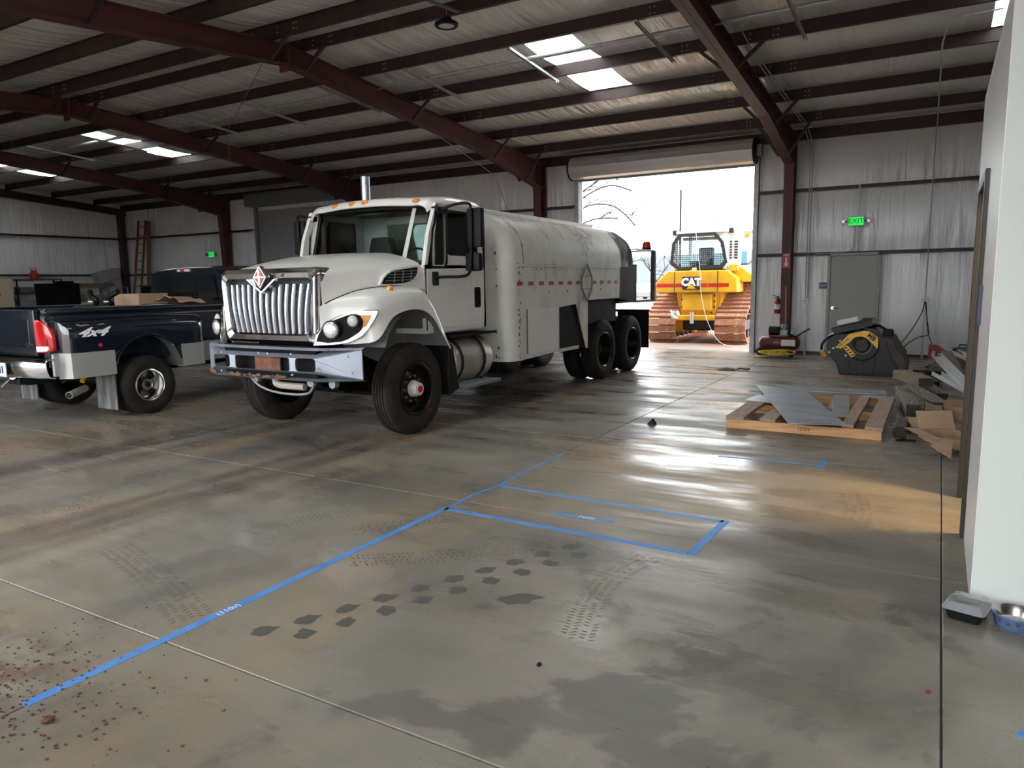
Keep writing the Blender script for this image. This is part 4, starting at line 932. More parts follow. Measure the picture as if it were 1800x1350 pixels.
for a, z in ((-.62, .975), (-.02, .985), (.12, .985), (.46, .99), (1.05, .97), (1.08, .80), (-.64, .77), (.46, .775)):
    p = bpos(a, z); MB().cyl(p, p-Vector((0, .012, 0)), .011, n=8).build('bolt', M_GALV, bp_)
MB().box(TX-.16, TX+.22, 5.31, 5.33, .80, .945).build('tow_plate', M_RUST, bp_, smooth=0)
MB().box(TX-.7, TX+.7, 5.36, 5.5, .74, 1.06).build('bumper_beam', M_BLACK, bp_, smooth=0)
# ---- grille: chrome surround ring
def ring(w0, w1, z0, z1, y, r, n=6):
    """rounded trapezoid: half width w0 at bottom, w1 at top"""
    out = []
    for px, pz in rrect(-1, 1, 0, 1, .18 if r is None else r, n):
        w = w0+(w1-w0)*pz; out.append(U(px*w, y, z0+(z1-z0)*pz))
    return out
def bow(L, amt=.05): return [Vector((p.x, p.y+amt*((p.x-TX)/.75)**2, p.z)) for p in L]
G = [bow(ring(.70, .735, 1.085, 1.865, 5.62, .12)), bow(ring(.71, .74, 1.08, 1.87, 5.42, .12)), bow(ring(.70, .73, 1.085, 1.86, 5.365, .12)), bow(ring(.655, .70, 1.115, 1.815, 5.335, .13)),
     bow(ring(.60, .67, 1.165, 1.765, 5.36, .14)), bow(ring(.585, .655, 1.175, 1.75, 5.45, .14))]
gs = MB().grid(G, closed_v=True).build('grille_surround', M_CHR, tk, smooth=40)
for k in range(13):
    t = (k-6)/6; xt, xb = .585*t, .515*t; pts = []
    for i in range(9):
        q = i/8; x = xb+(xt-xb)*q; top = 1.70-.05*max(0, 1-abs(t)*3.0); z = 1.185+(top-1.185)*q
        pts.append(U(x, 5.40+.05*(x/.75)**2-.02*sin(pi*q), z))
    mb = MB(); W = .02
    mb.grid([[p+Vector((W*dx, dy, 0)) for p in pts] for dx, dy in ((-1, .03), (-1, .006), (-.55, -.012), (.55, -.012), (1, .006), (1, .03))]); mb.build('grille_bar', M_CHRD, gs, smooth=50)
mb = MB().box(TX-.64, TX+.64, 5.50, 5.52, 1.15, 1.78)
mb.build('radiator', mat('radiator_core', (.05, .05, .05), .6, bump=.8, bsc=60, bst=(1, 1, 4)), tk, smooth=0)
for x in (-.50, -.34, .56): # slotted side strips seen between bars
    mb = MB()
    for k in range(22): mb.box(TX+x-.022, TX+x+.022, 5.47, 5.49, 1.20+.022*k, 1.21+.022*k)
    mb.build('fin_strip', M_CHRD, gs, smooth=0)
MB().box(TX-.58, TX+.58, 5.46, 5.48, 1.20, 1.26).build('lower_bar', M_RUST, gs, smooth=0)
# emblem
def dia(w, h, z): return [(TX, z+h), (TX+w, z), (TX, z-h), (TX-w, z)]
em = MB().pry(dia(.105, .125, 1.775), 5.30, 5.36).build('emblem', M_CHR, gs, smooth=0, bevel=.008)
MB().pry(dia(.078, .095, 1.775), 5.294, 5.302).build('emblem_field', mat('emblem_red', (.35, .02, .02), .3), em, smooth=0)
MB().box(TX-.075, TX+.075, 5.291, 5.294, 1.768, 1.782).box(TX-.012, TX-.004, 5.291, 5.294, 1.70, 1.85).box(TX+.004, TX+.012, 5.291, 5.294, 1.70, 1.85).build('emblem_bars', M_CHR, em, smooth=0)
# V brow under the emblem
MB().pry([(TX-.24, 1.76), (TX, 1.60), (TX+.24, 1.76), (TX+.19, 1.76), (TX, 1.63), (TX-.19, 1.76)], 5.315, 5.38).build('emblem_brow', M_CHR, em, smooth=0, bevel=.006)
# ---- hood
HS = []
for y, pts in ((5.44, [(0, 1.865), (.40, 1.86), (.64, 1.85), (.715, 1.80), (.73, 1.70), (.735, 1.58), (.74, 1.46)]),
               (5.65, [(0, 1.935), (.40, 1.925), (.62, 1.88), (.745, 1.83), (.78, 1.74), (.80, 1.65), (.815, 1.57)]),
               (6.00, [(0, 2.0), (.42, 1.99), (.66, 1.93), (.80, 1.87), (.85, 1.79), (.875, 1.71), (.885, 1.645)]),
               (6.40, [(0, 2.045), (.44, 2.035), (.71, 1.97), (.86, 1.90), (.925, 1.83), (.945, 1.74), (.955, 1.66)]),
               (6.80, [(0, 2.06), (.46, 2.05), (.76, 1.985), (.93, 1.92), (.995, 1.84), (1.01, 1.74), (1.02, 1.62)])):
    HS.append([U(u, y, z) for u, z in pts])
HSurf = surf(HS, 20, 20)
mb = MB().grid(HSurf); mb.grid([[Vector((2*TX-p.x, p.y, p.z)) for p in r] for r in HSurf])
hood = mb.build('hood', M_WHITE, tk, smooth=50)
# ---- fenders
FS = []
for y, pts in ((5.40, [(.735, 1.465), (.735, 1.44), (.735, 1.33), (.735, 1.085)]),
               (5.52, [(.78, 1.525), (.815, 1.49), (.84, 1.38), (.865, 1.08)]),
               (5.66, [(.82, 1.575), (.93, 1.54), (.995, 1.42), (1.02, 1.08)]),
               (5.79, [(.845, 1.61), (1.02, 1.57), (1.12, 1.47), (1.165, 1.12)]),
               (6.00, [(.885, 1.645), (1.05, 1.62), (1.155, 1.53), (1.19, 1.33)]),
               (6.25, [(.925, 1.66), (1.07, 1.645), (1.165, 1.55), (1.195, 1.40)]),
               (6.50, [(.96, 1.665), (1.08, 1.635), (1.165, 1.54), (1.195, 1.395)]),
               (6.70, [(.99, 1.64), (1.09, 1.585), (1.165, 1.47), (1.195, 1.31)]),
               (6.86, [(1.02, 1.44), (1.10, 1.39), (1.165, 1.28), (1.195, 1.14)]),
               (7.04, [(1.03, 1.06), (1.10, 1.03), (1.16, .98), (1.195, .92)])):
    FS.append([U(u, y, z) for u, z in pts])
F_ = surf(FS, 36, 14)
for s in (1, -1):
    G = F_ if s == 1 else [[Vector((2*TX-p.x, p.y, p.z)) for p in r] for r in F_]
    f = MB().grid(G).build('fender', M_WHITE, tk, smooth=50, solid=.012)
    MB().tube([Vector((p.x+s*.004, p.y, p.z+.001)) for p in [r[0] for r in G][2:30]], .006, 5).build('seam', M_DARK, f)
    # inner wheel well
    mb = MB(); n = 20
    ang = [radians(8+150*k/n) for k in range(n+1)]
    mb.grid([[U(s*u, FWY+.02+.60*cos(a), .80+.60*sin(a)) for u in (.56, 1.16)] for a in ang])
    mb.grid([[U(s*.56, FWY+.02+.60*cos(a)*k, .80+.60*sin(a)*k) for k in (0, .5, 1)] for a in ang])
    mb.build('wheel_well', mat('grey_plastic_liner', (.20, .20, .20), .6), tk, smooth=40)
    # splash panel behind the wheel
    MB().prx([(7.02, .95), (7.10, .95), (7.22, .42), (7.02, .36), (6.98, .6)], *sorted((TX+s*.80, TX+s*1.185))).build('splash_guard', M_DARK, tk, smooth=0, bevel=.01)
    m1 = MB().lathe([(0, .045), (.03, .04), (.05, .02), (.052, 0)], U(s*1.06, 6.12, 1.615), 'z', 16).build('marker_lamp', M_AMB, f)
    # headlight assembly on the slanted corner
    D = Vector((s*.47, .44, 0)).normalized(); Nn = Vector((s*.44, -.47, 0)).normalized(); P0 = U(s*.735, 5.36, 0)
    def hp(a, b, off): return P0+D*a+Nn*off+Vector((0, 0, b))
    outl = [(-.05, 1.075), (-.01, 1.19), (.05, 1.27), (.126, 1.33), (.21, 1.37), (.298, 1.40), (.39, 1.418), (.469, 1.425), (.55, 1.424), (.624, 1.421), (.60, 1.36), (.549, 1.278), (.50, 1.21), (.445, 1.155), (.38, 1.12), (.30, 1.09), (.2, 1.078), (.1, 1.073)]
    hb = MB().prism(outl, lambda a, b: hp(a, b, -.03), lambda a, b: hp(a, b, .014)).build('headlight', M_CHR, tk, smooth=40, bevel=.008)
    blk = [(-.015, 1.12), (.01, 1.19), (.05, 1.255), (.11, 1.31), (.18, 1.335), (.25, 1.36), (.325, 1.383), (.40, 1.38), (.45, 1.36), (.47, 1.30), (.45, 1.24), (.415, 1.20), (.36, 1.165), (.30, 1.13), (.228, 1.108), (.1, 1.10)]
    MB().prism(blk, lambda a, b: hp(a, b, .012), lambda a, b: hp(a, b, .018)).build('headlight_housing', M_DARK, hb, smooth=0)
    Fd = (Nn*.5+Vector((0, -1, 0))).normalized()
    for a, b, r, m in ((.165, 1.235, .083, M_LENS), (.385, 1.318, .058, mat('frosted_lamp', (.55, .55, .52), .25))):
        c0 = hp(a, b, .0)
        MB().cyl(c0-Fd*.02, c0+Fd*.07, r+.012, n=28).build('lamp_ring', M_DARK, hb)
        mbl = MB(); ux = Fd.cross(Vector((0, 0, 1))).normalized(); uz = ux.cross(Fd)
        mbl.grid([[c0+Fd*(.07+.03*cos(q*pi/2))+(ux*cos(t)+uz*sin(t))*r*sin(q*pi/2) for t in [2*pi*i/28 for i in range(28)]] for q in (0.02, .25, .5, .75, 1)], closed_v=True)
        mbl.build('lamp_lens', m, hb)
    MB().prism([(.43, 1.375), (.55, 1.375), (.525, 1.32), (.49, 1.26), (.45, 1.245), (.46, 1.31)], lambda a, b: hp(a, b, .014), lambda a, b: hp(a, b, .026)).build('turn_signal', M_AMB, hb, smooth=0)
    # hood vent with slats
    D2 = Vector((s*.13, .75, 0)).normalized(); N2 = Vector((s*.75, -.13, 0)).normalized(); Q0 = U(s*.87, 6.05, 0)
    def vp(a, b, off): return Q0+D2*a+N2*off+Vector((0, 0, b+.0))
    vo = [(.10, 1.685), (.14, 1.75), (.20, 1.795), (.27, 1.825), (.37, 1.842), (.462, 1.853), (.56, 1.865), (.64, 1.872), (.63, 1.81), (.60, 1.765), (.55, 1.73), (.49, 1.705), (.40, 1.69), (.30, 1.685), (.20, 1.683)]
    vv = MB().prism(vo, lambda a, b: vp(a, b, -.02), lambda a, b: vp(a, b, .045)).build('hood_vent', M_DARK, hood, smooth=0)
    mb = MB()
    for k in range(4):
        z = 1.72+.033*k; mb.beam(vp(.16+.03*k, z, .05), vp(.58+.01*k, z+.012, .05), .012, .008)
    for a in (.28, .40, .52): mb.beam(vp(a, 1.70, .05), vp(a+.02, 1.84, .05), .008, .01, up=N2)
    mb.build('vent_slat', M_GALVD, vv, smooth=0)
    vo2 = [((a-.37)*1.1+.37, (b-1.77)*1.18+1.775) for a, b in vo]
    MB().plate(vo2, [vo], lambda a, b: vp(a, b, .05), -N2*.06).build('vent_lip', M_WHITE, hood, smooth=0)
# ---- cab
cabm = M_WHITE; cw = 1.02
mb = MB()
for s in (1, -1):
    x0, x1 = sorted((TX+s*cw, TX+s*(cw-.05)))
    mb.prx([(6.80, 1.12), (8.10, 1.12), (8.10, 1.90), (6.80, 1.90)], x0, x1)
    # window surround, two openings
    oo = [(6.80, 1.84), (8.10, 1.84), (8.10, 2.62), (7.06, 2.62), (6.90, 2.25)]
    h1 = [(6.955, 1.89), (7.20, 1.89), (7.235, 1.95), (7.245, 2.52), (7.12, 2.52), (6.99, 2.30), (6.95, 2.0)]
    h2 = rrect(7.29, 7.90, 2.04, 2.53, .04, 3)
    mb.plate(oo, [h1, h2], lambda a, b: (TX+s*cw, a, b), (-s*.05, 0, 0))
mb.box(TX-cw, TX+cw, 8.05, 8.10, 1.12, 2.0); mb.box(TX-cw, TX-.55, 8.05, 8.10, 2.0, 2.64); mb.box(TX+.55, TX+cw, 8.05, 8.10, 2.0, 2.64); mb.box(TX-.55, TX+.55, 8.05, 8.10, 2.5, 2.64)
mb.box(TX-cw+.02, TX+cw-.02, 6.82, 8.08, 1.10, 1.16)
cab = mb.build('cab_body', cabm, tk, smooth=0)
# roof
RS = []
for y, zc, ze, w in ((7.00, 2.62, 2.585, .90), (7.03, 2.665, 2.62, .93), (7.12, 2.715, 2.66, .97), (7.40, 2.755, 2.69, .99), (7.75, 2.765, 2.69, .99), (8.04, 2.75, 2.68, .985), (8.11, 2.70, 2.64, .97)):
    e = [(0, zc), (.35, zc-.003), (.7, zc-.02), (w-.08, (zc+ze)/2), (w, ze-.02), (w+.03, ze-.075)]
    RS.append([U(-u, y-.10*max(0, 1-(u/.9)**2)*(1 if y < 7.2 else 0), z) for u, z in e[::-1]]+[U(u, y-.10*max(0, 1-(u/.9)**2)*(1 if y < 7.2 else 0), z) for u, z in e[1:]])
MB().grid(surf(RS, 18, 40)).build('roof', cabm, tk, smooth=60, solid=.02)
for x, y in ((-.46, 6.965), (-.16, 6.935), (.05, 6.93), (.77, 6.995)):
    cc = U(x, 7.045-.10*(1-(x/.9)**2), 2.668-.03*abs(x)); G = [[cc+Vector((.055*sin(a)*cos(b), .05*sin(a)*sin(b), .03*cos(a))) for b in [2*pi*i/16 for i in range(16)]] for a in [pi*k/8 for k in range(9)]]
    MB().grid(G, closed_v=True).build('roof_marker_lamp', M_AMB, tk)
# windshield
def wsp(u, q): # q 0 bottom..1 top
    c = 1-(u/.95)**2
    return U(u*(1-.05*q), (6.99-.24*c)*(1-q)+(7.14-.13*c)*q, 1.90*(1-q)+2.60*q)
MB().grid([[wsp(-.93+1.86*i/20, j/8) for j in range(9)] for i in range(21)]).build('windshield', M_GLASS, tk, smooth=80)
mb = MB()
def band(P, w):
    mb.tube(P, w, 6)
band([wsp(-.93, j/8) for j in range(9)], .026); band([wsp(.93, j/8) for j in range(9)], .026)
band([wsp(-.93+1.86*i/20, 1) for i in range(21)], .028); band([wsp(-.93+1.86*i/20, 0) for i in range(21)], .028)
mb.build('windshield_seal', M_DARK, tk)
for s in (1, -1):
    mb = MB()
    mb.grid([[wsp(s*.95, j/8) for j in range(9)], [wsp(s*.95, j/8)+Vector((s*.045, .02, 0)) for j in range(9)], [U(s*cw, 6.86+.2*j/8, 1.88+.72*j/8) for j in range(9)], [U(s*cw, 6.93+.18*j/8, 1.88+.72*j/8) for j in range(9)]])
    mb.build('a_pillar', cabm, tk, smooth=50, solid=.01)
MB().grid([[U(-.93+1.86*i/16, y-.10*(1-((-.93+1.86*i/16)/.95)**2), z) for y, z in ((6.84, 1.92), (6.98, 1.90), (7.25, 1.86))] for i in range(17)]).build('cowl', M_DARK, tk)
G = [wsp(.635, 0.05), wsp(.685, .05), wsp(.755, .97), wsp(.705, .97)]
MB().add([g+Vector((0, -.004, 0)) for g in G], [(0, 1, 2, 3)]).build('windshield_tape', mat('pale_tape', (.62, .66, .60), .7), tk, smooth=0, solid=.002)
for s in (1, -1):
    h1b = [(6.955, 1.89), (7.20, 1.89), (7.235, 1.95), (7.245, 2.52), (7.12, 2.52), (6.99, 2.30), (6.95, 2.0)]
    MB().prx(h1b, TX+s*(cw-.03), TX+s*(cw-.025)).build('vent_glass', M_GLASS, tk, smooth=0)
    MB().prx(rrect(7.29, 7.90, 2.04, 2.53, .04, 3), TX+s*(cw-.03), TX+s*(cw-.025)).build('side_glass', M_GLASS, tk, smooth=0)
    mb = MB()
    mb.plate([(6.925, 1.86), (7.215, 1.86), (7.265, 1.93), (7.265, 2.555), (7.10, 2.555), (6.965, 2.31), (6.92, 2.0)], [h1b], lambda a, b: (TX+s*(cw+.006), a, b), (-s*.03, 0, 0))
    mb.plate(rrect(7.265, 7.925, 2.015, 2.555, .05, 3), [rrect(7.29, 7.90, 2.04, 2.53, .04, 3)], lambda a, b: (TX+s*(cw+.004), a, b), (-s*.03, 0, 0))
    mb.build('window_seal', M_DARK, tk, smooth=0)
    # door skin slightly proud, with shut line
    dr = MB().plate([(6.835, 1.16), (8.03, 1.15), (8.05, 1.25), (8.06, 1.87), (6.84, 1.85)], [], lambda a, b: (TX+s*(cw+.012), a, b), (-s*.014, 0, 0)).build('door', cabm, tk, smooth=0, bevel=.004)
    hd = MB().plate(rrect(7.82, 7.955, 1.37, 1.63, .03, 3), [], lambda a, b: (TX+s*(cw+.020), a, b), (-s*.012, 0, 0)).build('door_handle', M_DARK, dr, smooth=0)
    MB().beam((TX+s*(cw+.03), 7.89, 1.40), (TX+s*(cw+.03), 7.89, 1.60), .02, .05).build('grip', M_BLACK, hd, bevel=.005)
    MB().tube([(TX+s*(cw+.004), 6.815, 1.14), (TX+s*(cw+.004), 6.815, 1.86)], .007, 6).build('shut_line', M_DARK, tk)
    # mirrors
    mx = TX+s*1.40
    ar = MB().tube(curve([(TX+s*1.03, 6.98, 1.73), (TX+s*1.12, 6.95, 1.755), (TX+s*1.36, 7.08, 1.76), (mx, 7.16, 1.80), (mx, 7.19, 1.90), (mx, 7.22, 2.2), (mx, 7.22, 2.52), (TX+s*1.37, 7.2, 2.60), (TX+s*1.2, 7.14, 2.585), (TX+s*.99, 7.10, 2.52)], 40), .018, 8).build('mirror_arm', M_DARK, tk)
    MB().box(*sorted((TX+s*1.02, TX+s*1.07)), 6.93, 7.02, 1.66, 1.82).build('mirror_base', M_DARK, ar, bevel=.012)
    MB().box(*sorted((TX+s*.96, TX+s*1.06)), 7.03, 7.26, 2.50, 2.58).build('mirror_top_base', M_DARK, ar, bevel=.015)
    mm = MB().box(*sorted((TX+s*1.32, TX+s*1.52)), 7.24, 7.34, 2.10, 2.55).build('mirror', M_DARK, tk, bevel=.03, seg=2)
    MB().box(*sorted((TX+s*1.34, TX+s*1.50)), 7.338, 7.345, 2.12, 2.53).build('mirror_glass', M_CHR, mm, smooth=0)
    m2 = MB().box(*sorted((TX+s*1.30, TX+s*1.50)), 7.22, 7.32, 1.82, 2.03).build('spot_mirror', M_DARK, tk, bevel=.03, seg=2)
    MB().box(*sorted((TX+s*1.32, TX+s*1.48)), 7.318, 7.325, 1.84, 2.01).build('mirror_glass', M_CHR, m2, smooth=0)
# interior
for s in (.5, -.5):
    st = MB().box(TX+s-.24, TX+s+.24, 7.45, 7.95, 1.3, 1.62).build('seat', M_SEAT, tk, bevel=.05, seg=2)
    MB().prism([(s-.25, 1.6), (s+.25, 1.6), (s+.21, 2.1), (s+.15, 2.32), (s-.15, 2.32), (s-.21, 2.1)], lambda a, b: U(a, 7.82, b), lambda a, b: U(a, 7.96, b)).build('backrest', M_SEAT, st, bevel=.03, seg=2)
MB().tube([U(.5+.22*cos(a), 7.26+.09*sin(a), 1.93+.19*sin(a)) for a in [2*pi*k/24 for k in range(24)]], .014, 6, closed=True).build('steering_wheel', M_DARK, tk)
MB().prx([(6.92, 1.85), (7.2, 1.90), (7.35, 1.80), (7.35, 1.5), (6.9, 1.5)], TX-.93, TX+.93).build('dashboard', mat('dash_plastic', (.10, .11, .11), .6), tk, smooth=0, bevel=.02)
MB().box(TX-.95, TX+.95, 7.98, 8.03, 1.2, 2.0).build('rear_trim', mat('cab_lining', (.16, .17, .17), .8), tk, smooth=0)
MB().grid([[U(u, y, 2.60) for y in (7.1, 8.03)] for u in (-.93, .93)]).build('headliner', mat('headliner_cloth', (.22, .23, .22), .9), tk)
MB().box(TX-.55, TX+.55, 8.07, 8.075, 2.0, 2.5).build('rear_glass', M_GLASS, tk, smooth=0)
# exhaust stack
MB().cyl((-7.24, 8.24, .9), (-7.24, 8.24, 3.22), .065, n=24).build('exhaust_stack', M_CHRD, tk)
# fuel tank, steps
ft = MB().lathe([(0, 0), (0, .24), (.02, .275), (.04, .285), (.84, .285), (.86, .275), (.88, .24), (.88, 0)], U(.89, 7.16, .73), 'y', 36).build('fuel_tank', mat('brushed_aluminium_tank', (.50, .47, .41), .38, .7, col2=(.42, .38, .33), sc=4), tk)
for y in (7.30, 7.80): MB().lathe([(-.025, .288), (-.025, .297), (.025, .297), (.025, .288)], U(.89, y, .73), 'y', 36).build('tank_strap', M_DARK, ft)
MB().lathe([(0, .24), (.02, .275), (.04, .285), (.84, .285), (.88, .24), (.88, 0)], U(-.89, 7.16, .73), 'y', 30).build('fuel_tank', M_GALVD, tk)
MB().box(TX+.78, TX+1.12, 7.14, 8.18, 1.03, 1.055).build('upper_step', M_DARK, tk, smooth=0)
st = MB().box(TX+.95, TX+1.2, 7.28, 8.16, .395, .43).build('lower_step', M_GALVD, tk, smooth=0)
mb = MB()
for k in range(26): mb.box(TX+.95, TX+1.2, 7.29+.033*k, 7.303+.033*k, .43, .438)
mb.build('step_tread', M_GALV, st, smooth=0)
for y in (7.35, 8.0): MB().beam(U(1.0, y, .41), U(.6, y, .66), .03, .06).build('step_bracket', M_BLACK, tk, smooth=0)
# ---- tank body
BY0, BY1 = 8.46, 13.1
prof = [(0, 2.66), (.45, 2.655), (.75, 2.61), (.95, 2.51), (1.10, 2.36), (1.175, 2.20), (1.20, 2.05), (1.205, 1.93)]
pc = curve([(u, z, 0) for u, z in prof], 28)
full = [(-p.x, p.y) for p in pc[::-1]]+[(p.x, p.y) for p in pc[1:]]
rows = []
for y, sc_ in ((BY0+.30, 1.0), (9.5, 1), (11, 1), (12.3, 1), (12.75, 1.0), (12.98, .985), (13.08, .955), (13.12, .90)):
    rows.append([U(u*sc_, y, 1.90+(z-1.90)*sc_) for u, z in full])
G = []
tank = MB().grid(surf([[r[i] for i in range(0, len(full), 4)] for r in rows], 30, 56)).build('tank_shell', M_TANKW, tk, smooth=50)
MB().prism(full, lambda a, b: U(a*.9, 13.0, 1.9+(b-1.9)*.9), lambda a, b: U(a*.9, 13.12, 1.9+(b-1.9)*.9)).build('tank_rear_head', M_BLACK, tk, smooth=0)
# tar streaks run down the rear shoulder
mb = MB()
def strip(y, w, k0, k1):
    G = []
    for k in range(k0, k1+1):
        p = pc[k]; t = (k-k0)/max(1, k1-k0); ww = w*(1-.7*t*t)
        G.append([U(p.x*1.003+.002, y-ww, 1.9+(p.y-1.9)*1.003+.002), U(p.x*1.003+.002, y+ww, 1.9+(p.y-1.9)*1.003+.002)])
    mb.grid(G)
for k in range(34):
    y = 12.30+.62*RND.random()**.7; a = RND.randint(8, 20); strip(y, RND.uniform(.008, .03)*(1.6 if y > 12.65 else 1), a, min(28, a+RND.randint(5, 14)))
for k in range(6): strip(12.72+.035*k, .03, 10+k, 28)
mb.build('tar_streak', M_BLACK, tank, smooth=30, kind='stuff')
mb = MB()
for k in range(90):
    y = 9.0+2.4*RND.random(); a = RND.randint(5, 10); strip(y, RND.uniform(.003, .010), a, a+RND.randint(1, 3))
for k in range(60):
    y = 10.95+RND.gauss(0, .16); a = RND.randint(14, 22); strip(y, RND.uniform(.003, .009), a, a+RND.randint(1, 2))
for k in range(8, 28):
    for q in range(3): strip(8.79+RND.uniform(-.012, .012), RND.uniform(.004, .016), k, k+1)
mb.build('tank_rust', M_RUST, tank, smooth=30, kind='stuff')
# top walkway coaming
MB().box(TX-.55, TX+.30, 8.62, 13.15, 2.62, 2.76).build('walkway_coaming', M_TANKW, tk, smooth=0, bevel=.012)
# front cabinet: rounded front corners following the tank outline
cabs = []
fo = [(0, 2.668), (.45, 2.663), (.75, 2.618), (.957, 2.518), (1.108, 2.366), (1.183, 2.205), (1.208, 2.05), (1.213, 1.88), (1.21, 1.3), (1.21, .61)]
fc_ = curve([(u, z, 0) for u, z in fo], 32); ff = [(-p.x, p.y) for p in fc_[::-1]]+[(p.x, p.y) for p in fc_[1:]]
rr = []
for y, ins in ((8.43, .20), (8.435, .15), (8.46, .08), (8.51, .03), (8.58, .005), (8.66, 0.0), (8.72, .0), (8.79, .004)):
    rr.append([U(u-(ins if u > 0 else -ins if u < 0 else 0)*min(1, abs(u)/.4), y, z-(ins*.5 if z > 2.3 else 0)) for u, z in ff])
front = MB().grid(rr); front.add(rr[0], [tuple(range(len(rr[0])))])
front.build('front_bulkhead', M_TANKW, tk, smooth=50)
# side skins
for s in (1, -1):
    op = [(8.64, .61), (9.86, .64), (9.86, 1.30), (10.48, 1.33), (10.86, .60), (10.90, .60), (10.90, 1.38), (12.26, 1.38), (12.28, 1.90), (8.64, 1.90)]
    sk = MB().plate(op, [], lambda a, b: U(s*1.212, a, b), (-s*.02, 0, 0)).build('side_skin', M_TANKW, tk, smooth=0)
    MB().beam(U(s*1.218, 8.62, 1.91), U(s*1.218, 12.26, 1.91), .02, .035).build('ledge', M_TANKW, sk, smooth=0, bevel=.004)
    MB().box(*sorted((TX+s*1.0, TX+s*1.19)), 9.86, 10.88, .62, 1.32).build('recess', M_BLACK, tk, smooth=0)
    MB().box(*sorted((TX+s*1.08, TX+s*1.215)), 9.80, 10.55, .62, .67).build('recess_sill', M_TANKW, tk, smooth=0)
    d_ = MB().plate([(8.86, .67), (9.80, .68), (9.80, 1.30), (8.86, 1.31)], [], lambda a, b: U(s*1.224, a, b), (-s*.012, 0, 0)).build('cabinet_door', M_WHITE, tk, smooth=0, bevel=.003)
    MB().tube([U(s*1.222, 8.85, .68), U(s*1.222, 8.85, 1.31)], .008, 6).build('hinge', M_RUST, d_)
    # reflective tape
    k = 0; y = 8.60
    while y < 12.2:
        y2 = min(y+.155, 12.24); MB().box(*sorted((TX+s*1.211, TX+s*1.2145)), y, y2, 1.635, 1.69).build('reflector_red' if k % 2 == 0 else 'reflector_white', M_REDT if k % 2 == 0 else M_SILT, sk, smooth=0)
        y = y2; k += 1
    # hazard placard holder
    dy, dz = .19, .30; cyy, czz = 10.83, 1.66
    hs = MB().plate([(cyy, czz+dz), (cyy+dy, czz), (cyy, czz-dz), (cyy-dy, czz)], [], lambda a, b: U(s*1.226, a, b), (-s*.008, 0, 0)).build('placard', M_TANKW, tk, smooth=0)
    hx = [(cyy, czz+dz), (cyy+dy*.5, czz+dz*.42), (cyy+dy*.5, czz-dz*.42), (cyy, czz-dz), (cyy-dy*.5, czz-dz*.42), (cyy-dy*.5, czz+dz*.42)]
    mb = MB()
    hp_ = [(cyy, czz+dz), (cyy+dy, czz+.09), (cyy+dy, czz-.09), (cyy, czz-dz), (cyy-dy, czz-.09), (cyy-dy, czz+.09)]
    for a, b in zip(hp_, hp_[1:]+hp_[:1]): mb.beam(U(s*1.232, *a), U(s*1.232, *b), .016, .022, up=(1, 0, 0))
    for zz in (.10, -.10): mb.beam(U(s*1.232, cyy-dy, czz+zz), U(s*1.232, cyy+dy, czz+zz), .012, .014, up=(1, 0, 0))
    mb.build('placard_frame', M_GALVD, hs, smooth=0)
    # rust chips along the cabinet edge
    mb = MB()
    for k in range(46):
        zz = .64+RND.random()**.8*1.75; yy = 8.62+RND.uniform(0, .05)*(2 if RND.random() < .2 else 1); h = RND.uniform(.01, .04)
        if zz < 1.95: mb.box(*sorted((TX+s*1.2, TX+s*1.2155)), yy, yy+RND.uniform(.006, .03), zz, zz+h)
    for k in range(14):
        yy = 8.66+RND.random()*2.0; zz = 1.84+RND.random()*.06; mb.box(*sorted((TX+s*1.2, TX+s*1.2145)), yy, yy+RND.uniform(.01, .05), zz, zz+.012)
    mb.build('rust_chip', M_RUST, sk, smooth=0, kind='stuff')
    mb = MB()
    for k in range(22):
        zz = RND.choice((.66, .78, 1.0, 1.25, 1.35, 1.62, 1.85, 2.05)); uu = .96+RND.random()*.18
        yy = 8.43+.0; mb.box(TX+s*uu-.012, TX+s*uu+.012, 8.44+max(0, uu-1.0)**1.6*1.1-.012, 8.46+max(0, uu-1.0)**1.6*1.1, zz, zz+RND.uniform(.01, .05))
    mb.build('paint_chip', M_RUST, tk, smooth=0, kind='stuff')
    # rear black box, platform
    MB().plate([(12.26, 1.36), (13.14, 1.30), (13.14, 1.98), (12.27, 1.96)], [], lambda a, b: U(s*1.2, a, b), (-s*.02, 0, 0)).build('rear_cabinet_side', M_BLACK, tk, smooth=0)
    MB().box(*sorted((TX+s*.55, TX+s*1.21)), 13.80, 13.82, .36, 1.10).build('mud_flap', M_DARK, tk, smooth=0)
    mb = MB().beam(U(s*.50, 13.82, 1.09), U(s*1.22, 13.82, 1.09), .02, .05); mb.build('flap_hanger', M_GALVD, tk, smooth=0)
    # tandem axle frame and fender stub
    MB().box(*sorted((TX+s*.5, TX+s*1.15)), 10.95, 12.25, .98, 1.37).build('sub_frame', M_BLACK, tk, smooth=0)
MB().box(TX-1.2, TX+1.2, 12.26, 13.14, 1.28, 1.32).build('rear_floor', M_BLACK, tk, smooth=0)
MB().box(TX-1.2, TX+1.2, 13.10, 13.14, 1.30, 1.98).build('rear_panel', M_BLACK, tk, smooth=0)
MB().box(TX-1.2, TX+1.21, 13.14, 14.2, 1.27, 1.305).build('rear_platform', M_BLACK, tk, smooth=0)
for s in (1, -1): MB().beam(U(s*.42, 12.4, .98), U(s*.42, 13.1, 1.28), .08, .10).build('platform_support', M_BLACK, tk, smooth=0)
for s in (1, -1):
    ps = MB().box(TX+s*1.21-.04-.03*s, TX+s*1.21+.04-.03*s, 14.08, 14.17, 1.305, 2.26).build('rear_post', mat('brown_grey_post', (.11, .10, .085), .7), tk, smooth=0)
MB().box(TX-1.2, TX+1.2, 14.07, 14.17, 2.25, 2.275).build('cross_bar', M_GALV, tk, smooth=0)
